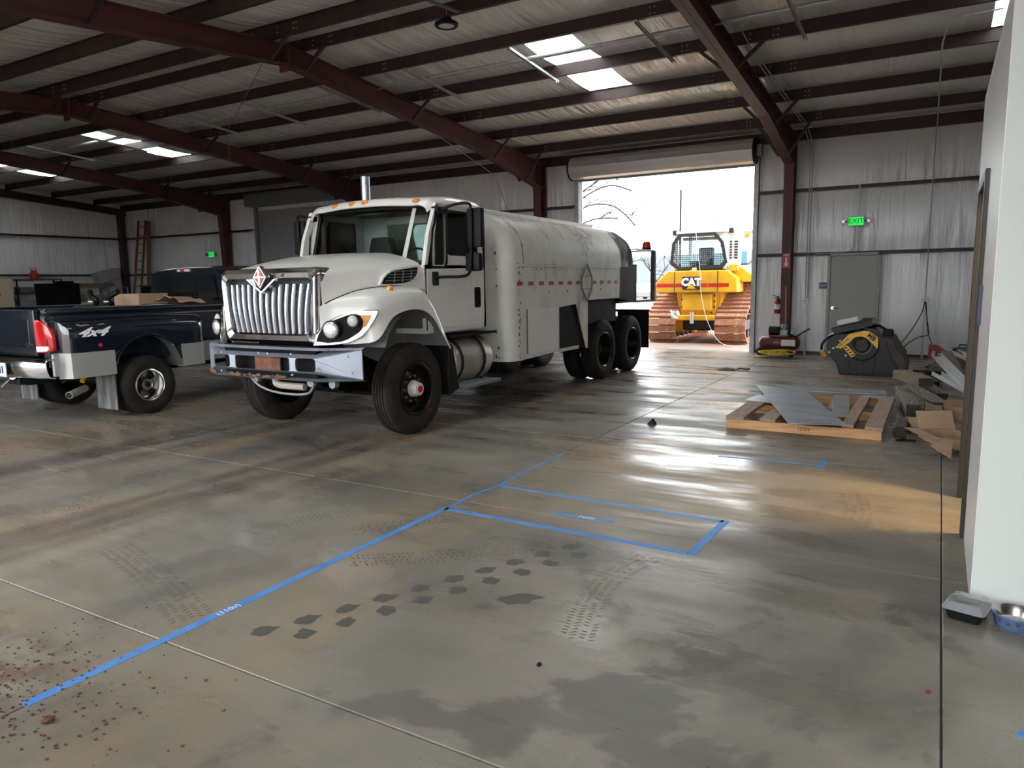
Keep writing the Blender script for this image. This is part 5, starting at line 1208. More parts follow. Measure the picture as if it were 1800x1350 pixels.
MB().box(TX+1.0, TX+1.22, 13.14, 14.1, 2.262, 2.275).build('cross_bar_end', M_GALV, tk, smooth=0)
bc = MB().lathe([(0, .085), (.03, .085), (.12, .075), (.15, .05), (.155, 0)], U(1.19, 13.7, 2.275), 'z', 20).build('beacon', M_REDL, tk)
MB().lathe([(-.001, .088), (.02, .092), (.035, .088)], U(1.19, 13.7, 2.275), 'z', 20).build('beacon_base', M_DARK, bc)
# ================================================================== dark blue pickup
PX = -10.25
pk = thing('pickup_truck', 'dark blue and silver dual-rear-wheel pickup parked behind the tanker, tailgate toward us', 'pickup', (PX, 7.5, 0))
def V_(u, y, z): return Vector((PX+u, y, z))
M_BLUE = mat('dark_blue_car_paint', (.005, .009, .017), .2, coat=.8)
M_SILV = mat('silver_car_paint', (.36, .36, .35), .35, .3)
M_SCR = mat('scraped_primer', (.40, .41, .42), .7)
# bed sides with wheel opening hidden behind the flared fender
def bedprof(s):
    return [(.94, 1.445), (.975, 1.435), (.985, 1.40), (.955, 1.36), (.975, 1.30), (.985, 1.15), (.98, .93), (.96, .74)]
for s in (1, -1):
    pr = curve([(u, z, 0) for u, z in bedprof(s)], 20)
    G = []
    for y, ins in ((4.73, .10), (4.74, .03), (4.78, .008), (4.84, 0), (5.5, 0), (6.4, 0), (7.3, 0)):
        G.append([V_(s*(p.x-ins), y, p.y) for p in pr])
    bs = MB().grid(G).build('bed_side', M_BLUE, pk, smooth=50, solid=.02)
    MB().box(*sorted((PX+s*.80, PX+s*.965)), 4.74, 7.3, 1.425, 1.455).build('bed_rail_cap', M_BLUE, bs, bevel=.012, seg=2)
    MB().box(*sorted((PX+s*.80, PX+s*.82)), 4.74, 7.3, .9, 1.43).build('bed_inner_wall', M_BLUE, bs, smooth=0)
    # silver lower rocker of the bed in front of and behind the wheel
    for y0, y1 in ((4.76, 5.38), (6.42, 7.3)): MB().box(*sorted((PX+s*.95, PX+s*.99)), y0, y1, .62, .91).build('lower_panel', M_SILV, bs, bevel=.015)
    # flared fender
    def zarch(y):
        d = abs(y-5.89)
        return .60+sqrt(max(0, .475**2-min(d, .475)**2))*1.0 if d < .475 else .60
    ys = [4.83, 4.835, 4.845, 4.87, 4.92, 5.0, 5.15, 5.3, 5.40, 5.415, 5.43, 5.46, 5.5, 5.56, 5.65, 5.75, 5.89, 6.03, 6.13, 6.22, 6.28, 6.32, 6.35, 6.365, 6.38, 6.5, 6.62, 6.72, 6.78, 6.81, 6.82]
    def bul(y):
        a = min(1, max(0, y-4.83)/.05); b = min(1, (6.82-y)/.16); return .97+.235*(max(0, 1-(1-a)**2))**.5*(max(0, 1-(1-b)**2))**.5
    upg = []; log = []
    for y in ys:
        w = bul(y); zb = zarch(y); bl = w-.97; top = 1.30+.02*sin(pi*(y-4.78)/2.04)
        zl = max(.91, zb)
        pts = [(.97, top), (.97+bl*.45, top-.012), (.97+bl*.82, top-.05), (.97+bl*.97, top-.12)]
        pts += [(.97+bl, top-.12-(top-.12-zl)*k/5) for k in range(1, 6)]
        lip = .025 if abs(y-5.89) < .475 else 0
        upg.append([V_(s*u, y, z) for u, z in pts])
        z1 = .91; zb2 = min(.905, zb); log.append([V_(s*(.97+bl*(1+.03*k/4 if 1 else 1)), y, z1-(z1-zb2)*k/4) for k in range(5)]+[V_(s*(.97+bl*.5), y, zb2-.01 if zb < .7 else zb2)])
    fu = MB().grid(upg).build('fender_flare', M_BLUE, pk, smooth=45, solid=.012)
    lo1 = [r for r, y in zip(log, ys) if y <= 5.42]; lo2 = [r for r, y in zip(log, ys) if y >= 6.36]
    MB().grid(lo1).build('fender_lower', M_SILV, fu, smooth=45, solid=.01)
    MB().grid(lo2).build('fender_lower', M_SILV, fu, smooth=45, solid=.01)
    # rolled lip around the arch
    lp = [V_(s*bul(y)*1.0+s*.004, y, zarch(y)) for y in ys if abs(y-5.89) < .474]
    MB().tube(lp, .014, 6).build('arch_lip', M_BLUE, fu)
    # inner liner
    an = [radians(2+176*k/16) for k in range(17)]
    MB().grid([[V_(s*u, 5.89+.50*cos(a), .58+.50*sin(a)) for u in (.62, 1.17)] for a in an]).build('wheel_liner', mat('grey_liner', (.10, .10, .10), .7), pk, smooth=40)
    MB().box(*sorted((PX+s*.60, PX+s*.62)), 5.3, 6.5, .55, 1.1).build('liner_wall', M_DARK, pk, smooth=0)
    # mud flap
    MB().box(*sorted((PX+s*.74, PX+s*1.17)), 5.40, 5.415, .13, .62).build('mud_flap', mat('dusty_rubber_flap', (.09, .09, .09), .8, col2=(.24, .24, .24), sc=3, st=(6, 1, .6), lo=.45, hi=.7), pk, smooth=0)
    # scrape along the flare and lamps
    if s == 1:
        mb = MB(); y = 4.98; z = 1.305
        for k in range(26):
            y2 = y+.055; z2 = 1.285+.012*sin(k*1.7)-.02*(k > 6)+.02*(k > 20)
            uz = 1.0+.235*.62
            mb.beam(V_(.97+(bul(y)-.97)*.86, y, z-.05), V_(.97+(bul(y2)-.97)*.86, y2, z2-.05), .006, .010); y, z = y2, z2
        mb.build('scrape', M_SCR, fu, smooth=0)
        lettering('lettering', '4x4', M_WTXT, .15, V_(1.214, 5.13, 1.15), (pi/2, 0, pi/2), fu, shear=.6, bold=.005, extrude=.003).scale = (1.55, 1, 1)
    MB().lathe([(0, .028), (s*.012, .022), (s*.016, 0)], V_(s*1.205, 5.24, .985), 'x', 14).build('side_marker_red', M_REDL, fu)
    MB().lathe([(0, .022), (s*.012, .018), (s*.016, 0)], V_(s*1.19, 6.60, .965), 'x', 14).build('side_marker_amber', M_AMB, fu)
    # tail lamp
    tl = MB(); P = [(.80, 1.32), (.87, 1.32), (.93, 1.29), (.975, 1.22), (1.0, 1.12), (1.005, .99), (.99, .94), (.93, .92), (.82, .92), (.81, 1.1)]
    tl.prism(P, lambda a, b: V_(s*a, 4.675+.10*max(0, (a-.80)/.2)**2, b), lambda a, b: V_(s*a, 4.82, b))
    tlo = tl.build('tail_lamp', M_REDL, pk, smooth=40, bevel=.008)
    MB().prism([(.825, 1.0), (.96, 1.0), (.965, .965), (.95, .94), (.83, .935)], lambda a, b: V_(s*a, 4.668+.10*max(0, (a-.80)/.2)**2, b), lambda a, b: V_(s*a, 4.69+.10*max(0, (a-.80)/.2)**2, b)).build('reverse_lens', mat('white_lens', (.75, .74, .70), .2), tlo, smooth=0)
    # dual rear wheels
for s in (1, -1):
    me_t = tyre_mesh('tyre', M_RUB, R=.395, w=.225, rim=.215, grooves=4, n=56)
    for xo in (1.06, .79): inst('tyre', me_t, V_(s*xo, 5.89, .395), pk)
    prof = [(-s*.10, .215), (s*.10, .215), (s*.108, .20), (s*.09, .188), (-s*.02, .175), (-s*.06, .165), (-s*.075, .10)]
    wh = inst('wheel', MB().lathe(prof, (0, 0, 0), 'x', 48).mesh('wheel_rim', mat('polished_steel_wheel', (.62, .61, .58), .2, 1.), smooth=40), V_(s*1.06, 5.89, .395), pk); ORG[wh.name] = V_(s*1.06, 5.89, .395)
    c = V_(s*1.06, 5.89, .395)
    for k in range(4):
        a = pi/4+k*pi/2; MB().prism([(cos(a+d)*r, sin(a+d)*r) for d, r in ((-.22, .10), (-.30, .16), (.30, .16), (.22, .10))], lambda p, q: c+Vector((-s*.060, p, q)), lambda p, q: c+Vector((-s*.046, p, q))).build('wheel_slot', M_DARK, wh, smooth=0)
    MB().lathe([(-s*.075, .10), (s*.0, .085), (s*.03, .075), (s*.04, .05), (s*.04, 0)], c, 'x', 28).build('hub', mat('hub_chrome', (.5, .5, .48), .25, 1.), wh)
    MB().cyl(c+Vector((s*.039, 0, 0)), c+Vector((s*.044, 0, 0)), .035, n=16).build('hub_cap', M_DARK, wh)
    for xo in (1.0,):
        inst('tyre', me_t, V_(s*.90, 9.85, .395), pk)
# tailgate
tg = MB().box(PX-.795, PX+.795, 4.69, 4.74, .87, 1.44).build('tailgate', M_BLUE, pk, bevel=.015, seg=2)
MB().box(PX-.66, PX+.66, 4.682, 4.692, .99, 1.33).build('tailgate_panel', M_BLUE, tg, bevel=.006)
bd = MB().prism([(.075*cos(a), .032*sin(a)) for a in [2*pi*k/28 for k in range(28)]], lambda a, b: V_(.63+a*.85, 4.676, 1.01+b), lambda a, b: V_(.63+a*.85, 4.695, 1.01+b)).build('badge', M_CHR, tg, smooth=40)
MB().prism([(.063*cos(a), .025*sin(a)) for a in [2*pi*k/28 for k in range(28)]], lambda a, b: V_(.63+a*.85, 4.672, 1.01+b), lambda a, b: V_(.63+a*.85, 4.68, 1.01+b)).build('badge_field', mat('badge_blue', (.006, .012, .035), .3), bd, smooth=40)
MB().box(PX-.80, PX+.80, 4.75, 7.3, .88, .90).build('bed_floor', M_DARK, pk, smooth=0)
MB().box(PX-.96, PX+.96, 7.28, 7.32, .8, 1.44).build('bed_headboard', M_BLUE, pk, smooth=0)
# rear bumper
mb = MB(); G = []
for a in range(-12, 13):
    t = a/12; u = 1.0*t; y = 4.53+.14*abs(t)**4
    G.append([V_(u, y+.10, .845), V_(u, y+.02, .835), V_(u, y, .80), V_(u, y+.005, .70), V_(u, y+.03, .62 if abs(t) > .45 else .58), V_(u, y+.10, .60)])
rb = MB().grid(G).build('rear_bumper', mat('tarnished_chrome', (.42, .41, .40), .18, 1.), pk, smooth=45, solid=.01)
MB().box(PX-.98, PX+.98, 4.56, 4.69, .825, .855).build('step_pad', M_DARK, rb, bevel=.01)
lp = MB().box(PX+.10, PX+.42, 4.495, 4.505, .63, .80).build('licence_plate', mat('plate_white', (.72, .74, .78), .4), rb, smooth=0)
for k in range(4): MB().box(PX+.15+.06*k, PX+.18+.06*k, 4.492, 4.496, .67, .76).build('plate_mark', M_NAVY, lp, smooth=0)
MB().cyl(V_(.35, 4.57, .60), V_(.35, 4.45, .50), .02, n=10).build('tow_hook', M_CHR, rb)
MB().box(PX-.5, PX+.5, 4.6, 5.2, .52, .62).build('hitch_frame', M_DARK, pk, smooth=0)
MB().cyl(V_(.66, 5.30, .40), V_(.86, 4.98, .36), .045, n=16).build('exhaust_pipe', M_BEIGE, pk)
MB().cyl(V_(.86, 4.978, .36), V_(.862, 4.975, .36), .038, n=16).build('exhaust_mouth', M_DARK, pk)
MB().cyl(V_(.52, 5.45, .64), V_(.60, 5.30, .48), .03, n=12).build('shock_absorber', M_CRY, pk)
MB().cyl(V_(-1.0, 5.89, .40), V_(1.0, 5.89, .40), .06, n=12).build('axle', M_DARK, pk)
for s in (1, -1): MB().box(*sorted((PX+s*.38, PX+s*.46)), 4.7, 10.6, .5, .65).build('frame_rail', M_DARK, pk, smooth=0)
# cab
CS = []
for y, zt, zb, w, wt in ((7.37, 1.93, .62, .985, .80), (7.40, 1.985, .60, 1.0, .84), (7.7, 2.02, .58, 1.0, .85), (8.6, 2.03, .58, 1.0, .85), (9.3, 1.98, .58, 1.0, .82), (9.45, 1.90, .58, 1.0, .80)):
    h = [(0, zt), (wt*.6, zt-.01), (wt, zt-.07), (wt+(w-wt)*.35, zt-.28), (w-.02, 1.46), (w, 1.3), (w, 1.0), (w-.02, zb)]
    CS.append([V_(-u, y, z) for u, z in h[::-1]]+[V_(u, y, z) for u, z in h[1:]])
Sf = surf(CS, 16, 44); cbm = MB().grid(Sf); cbm.add(Sf[0], [tuple(range(len(Sf[0])))]); cbm.add(Sf[-1], [tuple(range(len(Sf[-1])))])
cb = cbm.build('cab', M_BLUE, pk, smooth=40)
wn = rrect(-.70, .70, 1.50, 1.86, .05, 4); wn = [(a*(1+.10*(1.86-b)/.36), b) for a, b in wn]
gl = MB().prism(wn, lambda a, b: V_(a, 7.345, b), lambda a, b: V_(a, 7.375, b)).build('rear_window', mat('dark_window_glass', (.008, .009, .010), .08, spec=.6), cb, smooth=0)
for q in (-.245, .245): MB().box(PX+q-.008, PX+q+.008, 7.338, 7.346, 1.50, 1.86).build('slider_frame', M_DARK, gl, smooth=0)
lettering('lettering', '050', M_WTXT, .10, V_(-.57, 7.342, 1.56), (pi/2, 0, 0), gl, extrude=.001)
bl = MB().box(PX-.15, PX+.15, 7.33, 7.39, 1.925, 1.965).build('high_brake_lamp', mat('cargo_lens', (.6, .58, .55), .25), cb, bevel=.01)
MB().box(PX-.05, PX+.05, 7.324, 7.34, 1.928, 1.962).build('brake_lens', M_REDL, bl, bevel=.005)
for s in (1, -1):
    MB().grid([[V_(s*(.905+.088*(1.90-z)/.44), y, z) for z in (1.48, 1.84)] for y in (7.55, 8.2)]).build('side_window', mat('side_window_glass', (.008, .009, .010), .08), cb, smooth=0, solid=.006)
    MB().grid([[V_(s*(.905+.088*(1.90-z)/.44), y, z) for z in (1.48, 1.84)] for y in (8.28, 9.2)]).build('side_window', M_GLASSD, cb, smooth=0, solid=.006)
    MB().box(*sorted((PX+s*.985, PX+s*1.006)), 7.37, 9.45, .58, .88).build('rocker_panel', M_SILV, cb, smooth=0, bevel=.008)
# hood and nose
HSs = []
for y, zt, w in ((9.42, 1.46, .99), (9.9, 1.42, .99), (10.5, 1.33, .97), (10.75, 1.22, .93), (10.80, 1.0, .92)):
    h = [(0, zt), (w*.6, zt-.01), (w*.93, zt-.07), (w, zt-.2), (w, .8), (w-.02, .58)]
    HSs.append([V_(-u, y, z) for u, z in h[::-1]]+[V_(u, y, z) for u, z in h[1:]])
S2 = surf(HSs, 12, 30); m2 = MB().grid(S2); m2.add(S2[-1], [tuple(range(len(S2[-1])))]); m2.build('hood', M_BLUE, pk, smooth=45)
G = [V_(-.80, 9.43, 1.88), V_(.80, 9.43, 1.88), V_(.92, 9.75, 1.45), V_(-.92, 9.75, 1.45)]
MB().add(G, [(0, 1, 2, 3)]).build('windshield', M_GLASSD, pk, smooth=0, solid=.006)
MB().box(PX-.98, PX+.98, 10.78, 10.92, .5, .78).build('front_bumper', M_CHRD, pk, bevel=.03, seg=2)
# ---- load in the bed
def simple_box(name, x0, x1, y0, y1, z0, z1, lab):
    t = thing(name, lab, 'box', ((x0+x1)/2, (y0+y1)/2, z0))
    MB().box(x0, x1, y0, y1, z0, z1).build('body', M_CARD, t, smooth=0, bevel=.004)
    MB().box(x0+.02, x1-.02, (y0+y1)/2-.025, (y0+y1)/2+.025, z1, z1+.002).build('tape', mat('packing_tape', (.5, .38, .22), .3), t, smooth=0)
    return t
simple_box('cardboard_box', -10.92, -10.30, 6.6, 7.08, .905, 1.60, 'cardboard box standing in the pickup bed behind the black straps')
G = [[Vector((-10.05+.7*i/10, 6.65+.4*j/5, 1.47+.09*sin(pi*i/10)*(1-.4*j/5)+.02*sin(i*1.9+j))) for j in range(6)] for i in range(11)]
solo('crumpled_cardboard', MB().grid(G), M_CARD, 'crumpled brown cardboard sheet on the right edge of the pickup bed', 'cardboard', (-9.7, 6.85, 1.44), smooth=0, solid=.006)
solo('cargo_crate', MB().box(-10.1, -9.5, 6.5, 7.05, .905, 1.45), M_DARK, 'black crate under the crumpled cardboard in the pickup bed', 'crate', (-9.8, 6.8, .905), bevel=.01)
for x, a, lab in ((-10.72, .25, 'black padded strap standing left in the pickup bed'), (-10.33, -.35, 'black padded strap leaning right in the pickup bed')):
    t = thing('padded_strap', lab, 'strap', (x, 6.2, 1.44), 'black padded straps in the pickup bed')
    MB().tube(curve([(x, 6.2, 1.46), (x+a*.2, 6.18, 1.52), (x-a*.1, 6.16, 1.57), (x-a*.5, 6.2, 1.64)], 16), .04, 8).build('pad', M_DARK, t)
    MB().tube([(x-.05, 6.12, 1.5), (x+.05, 6.12, 1.5)], .012, 6).build('buckle', M_WTXT, t)
solo('tool_bag', MB().box(-11.0, -10.1, 5.95, 6.45, .905, 1.44), M_DARK, 'low black bag under the straps in the pickup bed', 'bag', (-10.55, 6.2, .905), bevel=.06, seg=2)
# ================================================================== bulldozer outside
DX = -5.62
dz = thing('bulldozer', 'yellow bulldozer with rusty tracks and caged cab outside the open bay', 'bulldozer', (DX, 21, 0))
def D_(u, y, z): return Vector((DX+u, y, z))
M_SHOE = mat('muddy_track_steel', (.40, .19, .115), .85, col2=(.30, .14, .09), sc=5, spots=[((.50, .30, .20), 9, .58, .7)])
M_CATY = mat('dozer_yellow', (.78, .42, .012), .42, col2=(.62, .34, .03), sc=2, spots=[((.36, .22, .10), 4, .66, .78)])
M_DRK = mat('dozer_black', (.02, .022, .024), .5)
# track path (high drive triangle) in y,z
def track_path():
    C_ = [(19.65, .43, .40), (20.95, 1.22, .42), (22.3, .43, .40)]; P = []
    def arc(c, a0, a1, n):
        for k in range(n+1):
            a = radians(a0+(a1-a0)*k/n); P.append((c[0]+c[2]*cos(a), c[1]+c[2]*sin(a)))
    arc(C_[0], 270, 122, 8); arc(C_[1], 122, 60, 5); arc(C_[2], 60, -90, 8); return P
TP = track_path(); L_ = [0]
for a, b in zip(TP, TP[1:]+TP[:1]): L_.append(L_[-1]+sqrt((a[0]-b[0])**2+(a[1]-b[1])**2))
tot = L_[-1]; NS = 44
def at(d):
    d %= tot
    for i in range(len(TP)):
        if L_[i] <= d <= L_[i+1]:
            a, b = TP[i], TP[(i+1) % len(TP)]; t = (d-L_[i])/max(1e-6, L_[i+1]-L_[i]); return Vector((0, a[0]+(b[0]-a[0])*t, a[1]+(b[1]-a[1])*t)), Vector((0, b[0]-a[0], b[1]-a[1])).normalized()
pw = tot/NS*.94
sh = MB().box(-.40, .40, -pw/2, pw/2, 0, .035).prx([(-pw/2, .03), (-pw/2+.03, .03), (-pw/2+.022, .085), (-pw/2+.006, .085)], -.40, .40)
for x in (-.12, .12):
    for yy in (-.02, .05): sh.cyl((x, yy, .03), (x, yy, .05), .016, n=6)
ME_SHOE = sh.mesh('track_shoe', M_SHOE, smooth=0)
for s in (1, -1):
    tc = D_(s*.93, 0, 0)
    tr_ = MB().box(DX+s*.93-.13, DX+s*.93+.13, 19.6, 22.3, .28, .55).build('track_frame', M_DRK, dz, smooth=0, bevel=.02)
    for k in range(NS):
        p, t = at(k*tot/NS); nrm = Vector((0, -t.z, t.y)); a = math.atan2(t.z, t.y)
        # outward normal
        cen = Vector((0, 20.95, .75))
        out = Vector((0, t.z, -t.y))
        if out.dot(p-cen) < 0: out = -out
        o = bpy.data.objects.new('track_shoe', ME_SHOE); COL.objects.link(o); o.parent = tr_
        xa = Vector((1, 0, 0)); za = out; ya = za.cross(xa)
        M4 = Matrix((xa, ya, za)).transposed().to_4x4(); M4.translation = tc+p-org(dz); o.matrix_local = M4
    for cy_, cz_, r in ((19.65, .43, .36), (22.3, .43, .36)): MB().cyl((DX+s*.93-.09, cy_, cz_), (DX+s*.93+.09, cy_, cz_), r, n=28).build('idler', M_CATY, tr_)
    mb = MB()
    sp = [(20.95+(.38 if k % 2 else .30)*cos(2*pi*k/48), 1.22+(.38 if k % 2 else .30)*sin(2*pi*k/48)) for k in range(48)]
    mb.prx(sp, DX+s*.93-.05, DX+s*.93+.05); mb.build('sprocket', M_CATY, tr_, smooth=0)
    for k in range(5): MB().cyl((DX+s*.93-.1, 20.1+.43*k, .17), (DX+s*.93+.1, 20.1+.43*k, .17), .11, n=18).build('roller', M_DRK, tr_)
# rear fuel tank with stripe and logo
ry = 19.35
body = [(-1.13, 1.34), (-1.13, 1.62), (-.78, 1.92), (.78, 1.92), (1.05, 1.70), (1.07, 1.34)]
MB().prism(body, lambda a, b: D_(a, ry, b), lambda a, b: D_(a*.95, ry+.95, b)).build('fuel_tank', M_CATY, dz, smooth=0, bevel=.03, seg=2)
for x0, x1 in ((-1.10, -.62), (-.58, -.39), (.11, .29), (.31, .85)): MB().box(DX+x0, DX+x1, ry-.006, ry, 1.485, 1.58).build('red_stripe', mat('stripe_red', (.55, .02, .015), .4), dz, smooth=0)
for x in (-.60, .56): MB().box(DX+x-.008, DX+x+.008, ry-.008, ry, 1.36, 1.9).build('panel_gap', M_DRK, dz, smooth=0)
lg = MB().box(DX-.38, DX+.10, ry-.02, ry, 1.42, 1.76).build('logo_plate', M_DRK, dz, smooth=0)
lettering('lettering', 'CAT', M_WTXT, .27, D_(-.14, ry-.022, 1.61), (pi/2, 0, 0), lg, bold=.018)
MB().prism([(-.27, 1.44), (-.01, 1.44), (-.14, 1.55)], lambda a, b: D_(a, ry-.030, b), lambda a, b: D_(a, ry-.02, b)).build('logo_triangle', M_CRY, lg, smooth=0)
MB().cyl(D_(-.12, ry+.2, 1.92), D_(-.12, ry+.2, 2.0), .06, n=16).build('filler_cap', mat('cap_grey', (.5, .5, .48), .5), dz)
MB().tube([D_(-.52, ry+.1, 1.7), D_(-.2, ry+.15, 1.93), D_(-.1, ry+.2, 1.95)], .012, 6).build('hand_rail', M_CATY, dz)
# hull and rear housing
MB().prism([(-.45, 1.34), (-.47, .75), (-.30, .62), (.30, .62), (.47, .75), (.48, 1.34)], lambda a, b: D_(a, ry+.20, b), lambda a, b: D_(a, ry+2.6, b)).build('rear_housing', M_CATY, dz, smooth=0, bevel=.02)
MB().box(DX-.40, DX+.38, ry+.08, ry+.2, .86, 1.30).build('access_cover', M_CATY, dz, smooth=0, bevel=.012)
for s in (1, -1): MB().prism([(s*.48, 1.34), (s*.62, 1.34), (s*.52, .70), (s*.44, .70)], lambda a, b: D_(a, ry+.25, b), lambda a, b: D_(a, ry+.9, b)).build('side_bracket', M_CATY, dz, smooth=0)
for k, (x, z) in enumerate(((.44, 1.25), (.44, 1.10), (.44, .95), (.36, .80), (-.44, 1.15), (-.44, .95))): MB().cyl(D_(x, ry+.2, z), D_(x, ry+.17, z), .025, n=8).build('bolt', M_DRK, dz)
MB().box(DX-.55, DX+.5, ry-.05, ry+.2, .60, .74).build('drawbar', M_CATY, dz, smooth=0, bevel=.02)
MB().cyl(D_(-.08, ry-.1, .52), D_(-.08, ry-.1, .82), .05, n=14).build('tow_pin', M_GALV, dz)
MB().box(DX-.5, DX+.5, ry+.5, ry+2.2, .30, .65).build('belly_guard', M_DRK, dz, smooth=0, bevel=.03)
for s in (1, -1): MB().cyl(D_(s*.5, ry+.6, .45), D_(s*.8, ry+.6, .45), .22, n=20).build('final_drive', M_CATY, dz)
# cab
cz0, cz1 = 1.95, 2.92; y0, y1 = ry+.25, ry+1.7
MB().box(DX-.70, DX+.66, y0+.1, y1, 1.9, 2.0).build('cab_floor', M_DRK, dz, smooth=0)
mb = MB()
for sx in (-.68, .64):
    for yy in (y0+.12, y1-.05): mb.box(DX+sx-.04, DX+sx+.04, yy-.04, yy+.04, 1.95, cz1)
mb.build('cab_post', M_SGREY, dz, smooth=0)
MB().box(DX-.74, DX+.70, y0+.05, y1+.05, cz1-.03, cz1+.06).build('cab_roof', M_SGREY, dz, smooth=0, bevel=.03)
MB().box(DX-.62, DX+.58, y0+.14, y0+.15, 2.0, 2.86).build('rear_glass', glassy('pale_cab_glass', (.72, .86, .86)), dz, smooth=0)
oct_o = [(-.80, 2.10), (-.76, 2.66), (-.58, 2.90), (.42, 2.92), (.62, 2.68), (.74, 2.12), (.62, 1.98), (-.58, 1.94)]
oct_i = [(a*.89-.004, 2.43+(b-2.43)*.83) for a, b in oct_o]
cg = MB().plate(oct_o, [oct_i], lambda a, b: D_(a, y0-.05, b), (0, .05, 0)).build('cage_frame', M_DRK, dz, smooth=0)
mb = MB()
def inside(x, z):
    n = len(oct_i); r = False
    for i in range(n):
        (x1, z1), (x2, z2) = oct_i[i], oct_i[(i+1) % n]
        if (z1 > z) != (z2 > z) and x < (x2-x1)*(z-z1)/(z2-z1)+x1: r = not r
    return r
for i in range(-13, 14):
    x = i*.056; zs = [z for z in [1.95+.01*k for k in range(100)] if inside(x, z)]
    if zs: mb.beam(D_(x, y0-.03, zs[0]), D_(x, y0-.03, zs[-1]), .011, .011)
for i in range(18):
    z = 2.0+i*.056; xs_ = [x for x in [-.8+.01*k for k in range(160)] if inside(x, z)]
    if xs_: mb.beam(D_(xs_[0], y0-.03, z), D_(xs_[-1], y0-.03, z), .011, .011)
mb.build('wire_mesh', M_DRK, cg, kind='stuff', smooth=0)
MB().box(DX-.20, DX+.22, y0+.55, y0+.7, 2.0, 2.55).build('operator_seat', M_DRK, dz, bevel=.05, seg=2)
MB().box(DX-.33, DX+.02, y0+.2, y0+.3, 2.02, 2.18).build('rear_console', M_DRK, dz, smooth=0)
MB().box(DX-.45, DX+.45, y0-.02, y0+.06, 2.72, 2.80).build('louvre_box', mat('tan_louvre', (.30, .24, .16), .7), dz, smooth=0)
# right guard structure with side window and exhaust/hose arc
MB().box(DX+.72, DX+.98, y0+.2, y0+.45, 2.0, 2.98).build('guard_tower', M_SGREY, dz, smooth=0, bevel=.01)
mb = MB()
for k in range(7): mb.box(DX+.74, DX+.80, y0+.19, y0+.2, 2.22+.07*k, 2.26+.07*k); mb.box(DX+.86, DX+.95, y0+.19, y0+.2, 2.22+.07*k, 2.26+.07*k)
mb.build('guard_slot', M_DRK, dz, smooth=0)
MB().box(DX+1.0, DX+1.16, y0+.35, y0+.38, 2.05, 2.86).build('side_glass', glassy('teal_glass', (.62, .85, .85)), dz, smooth=0)
MB().box(DX+.98, DX+1.35, y0+.3, y0+1.2, 2.90, 2.97).build('side_canopy', M_SGREY, dz, smooth=0, bevel=.01)
MB().box(DX+1.08, DX+1.22, y0+.3, y0+.4, 2.76, 2.86).build('work_lamp', M_AMB, dz, bevel=.01)
MB().tube(curve([D_(1.32, y0+.4, 2.88), D_(1.40, y0+.4, 2.6), D_(1.38, y0+.4, 2.3), D_(1.22, y0+.4, 2.1), D_(1.0, y0+.4, 2.06)], 20), .03, 8).build('hose', M_GALVD, dz)
MB().prism([(.78, 1.92), (1.05, 2.0), (1.42, 1.72), (1.42, 1.60), (1.07, 1.60)], lambda a, b: D_(a, ry+.5, b), lambda a, b: D_(a, ry+1.6, b)).build('side_tank', M_CATY, dz, smooth=0, bevel=.02)
MB().box(DX+.78, DX+.98, y0+.1, y0+.3, 1.9, 2.06).build('mount_block', M_CATY, dz, smooth=0, bevel=.01)
for x in (-.72, .80): MB().box(DX+x-.06, DX+x+.06, y0+.05, y0+.15, 2.88, 3.02).build('rear_work_lamp', M_DRK, dz, bevel=.015)
MB().tube([D_(-.22, y0+.3, 2.97), D_(.38, y0+.3, 3.22)], .025, 6).tube([D_(.15, y0+.3, 2.97), D_(.12, y0+.3, 3.1)], .015, 6).build('roof_antenna', M_GALVD, dz)
# hood and blade ahead
MB().box(DX-.45, DX+.45, y1, y1+1.9, 1.1, 2.1).build('engine_hood', M_CATY, dz, smooth=0, bevel=.05)
bl = [(23.5+.25*cos(a)**2*0+.35*(1-sin(pi*(.15+.7*k/8))), .05+1.05*k/8) for k, a in enumerate([0]*9)]
MB().prx(bl+[(y+.05, z) for y, z in bl[::-1]], DX-1.6, DX+1.6).build('blade', M_CATY, dz, smooth=0)
for s in (1, -1): MB().beam(D_(s*1.2-.0, 22.9, .4), D_(s*1.1, 23.8, .35), .12, .18).build('push_arm', M_CATY, dz, smooth=0)
solo('white_cable', MB().tube(curve([D_(-.02, 19.28, 2.9), D_(.05, 19.25, 2.4), D_(.1, 19.3, 1.9), D_(.15, 19.28, 1.3), D_(.35, 19.2, .6), D_(.7, 19.0, .1), D_(1.1, 18.6, .01), D_(1.6, 18.2, .01)], 30), .006, 6), M_WTXT, 'thin white cable dangling down the rear of the bulldozer', 'cable', D_(0, 19.28, 0))
solo('plastic_wrap', MB().grid([[D_(-.62+.2*i/6+.02*sin(j*2), 19.12+.05*sin(i*1.3+j), .66+.2*j/5+.02*sin(i*2.2)) for j in range(6)] for i in range(7)]), M_WTXT, 'crumpled white plastic wrap hanging on the dozer drawbar', 'plastic', D_(-.5, 19.1, .66), smooth=0)

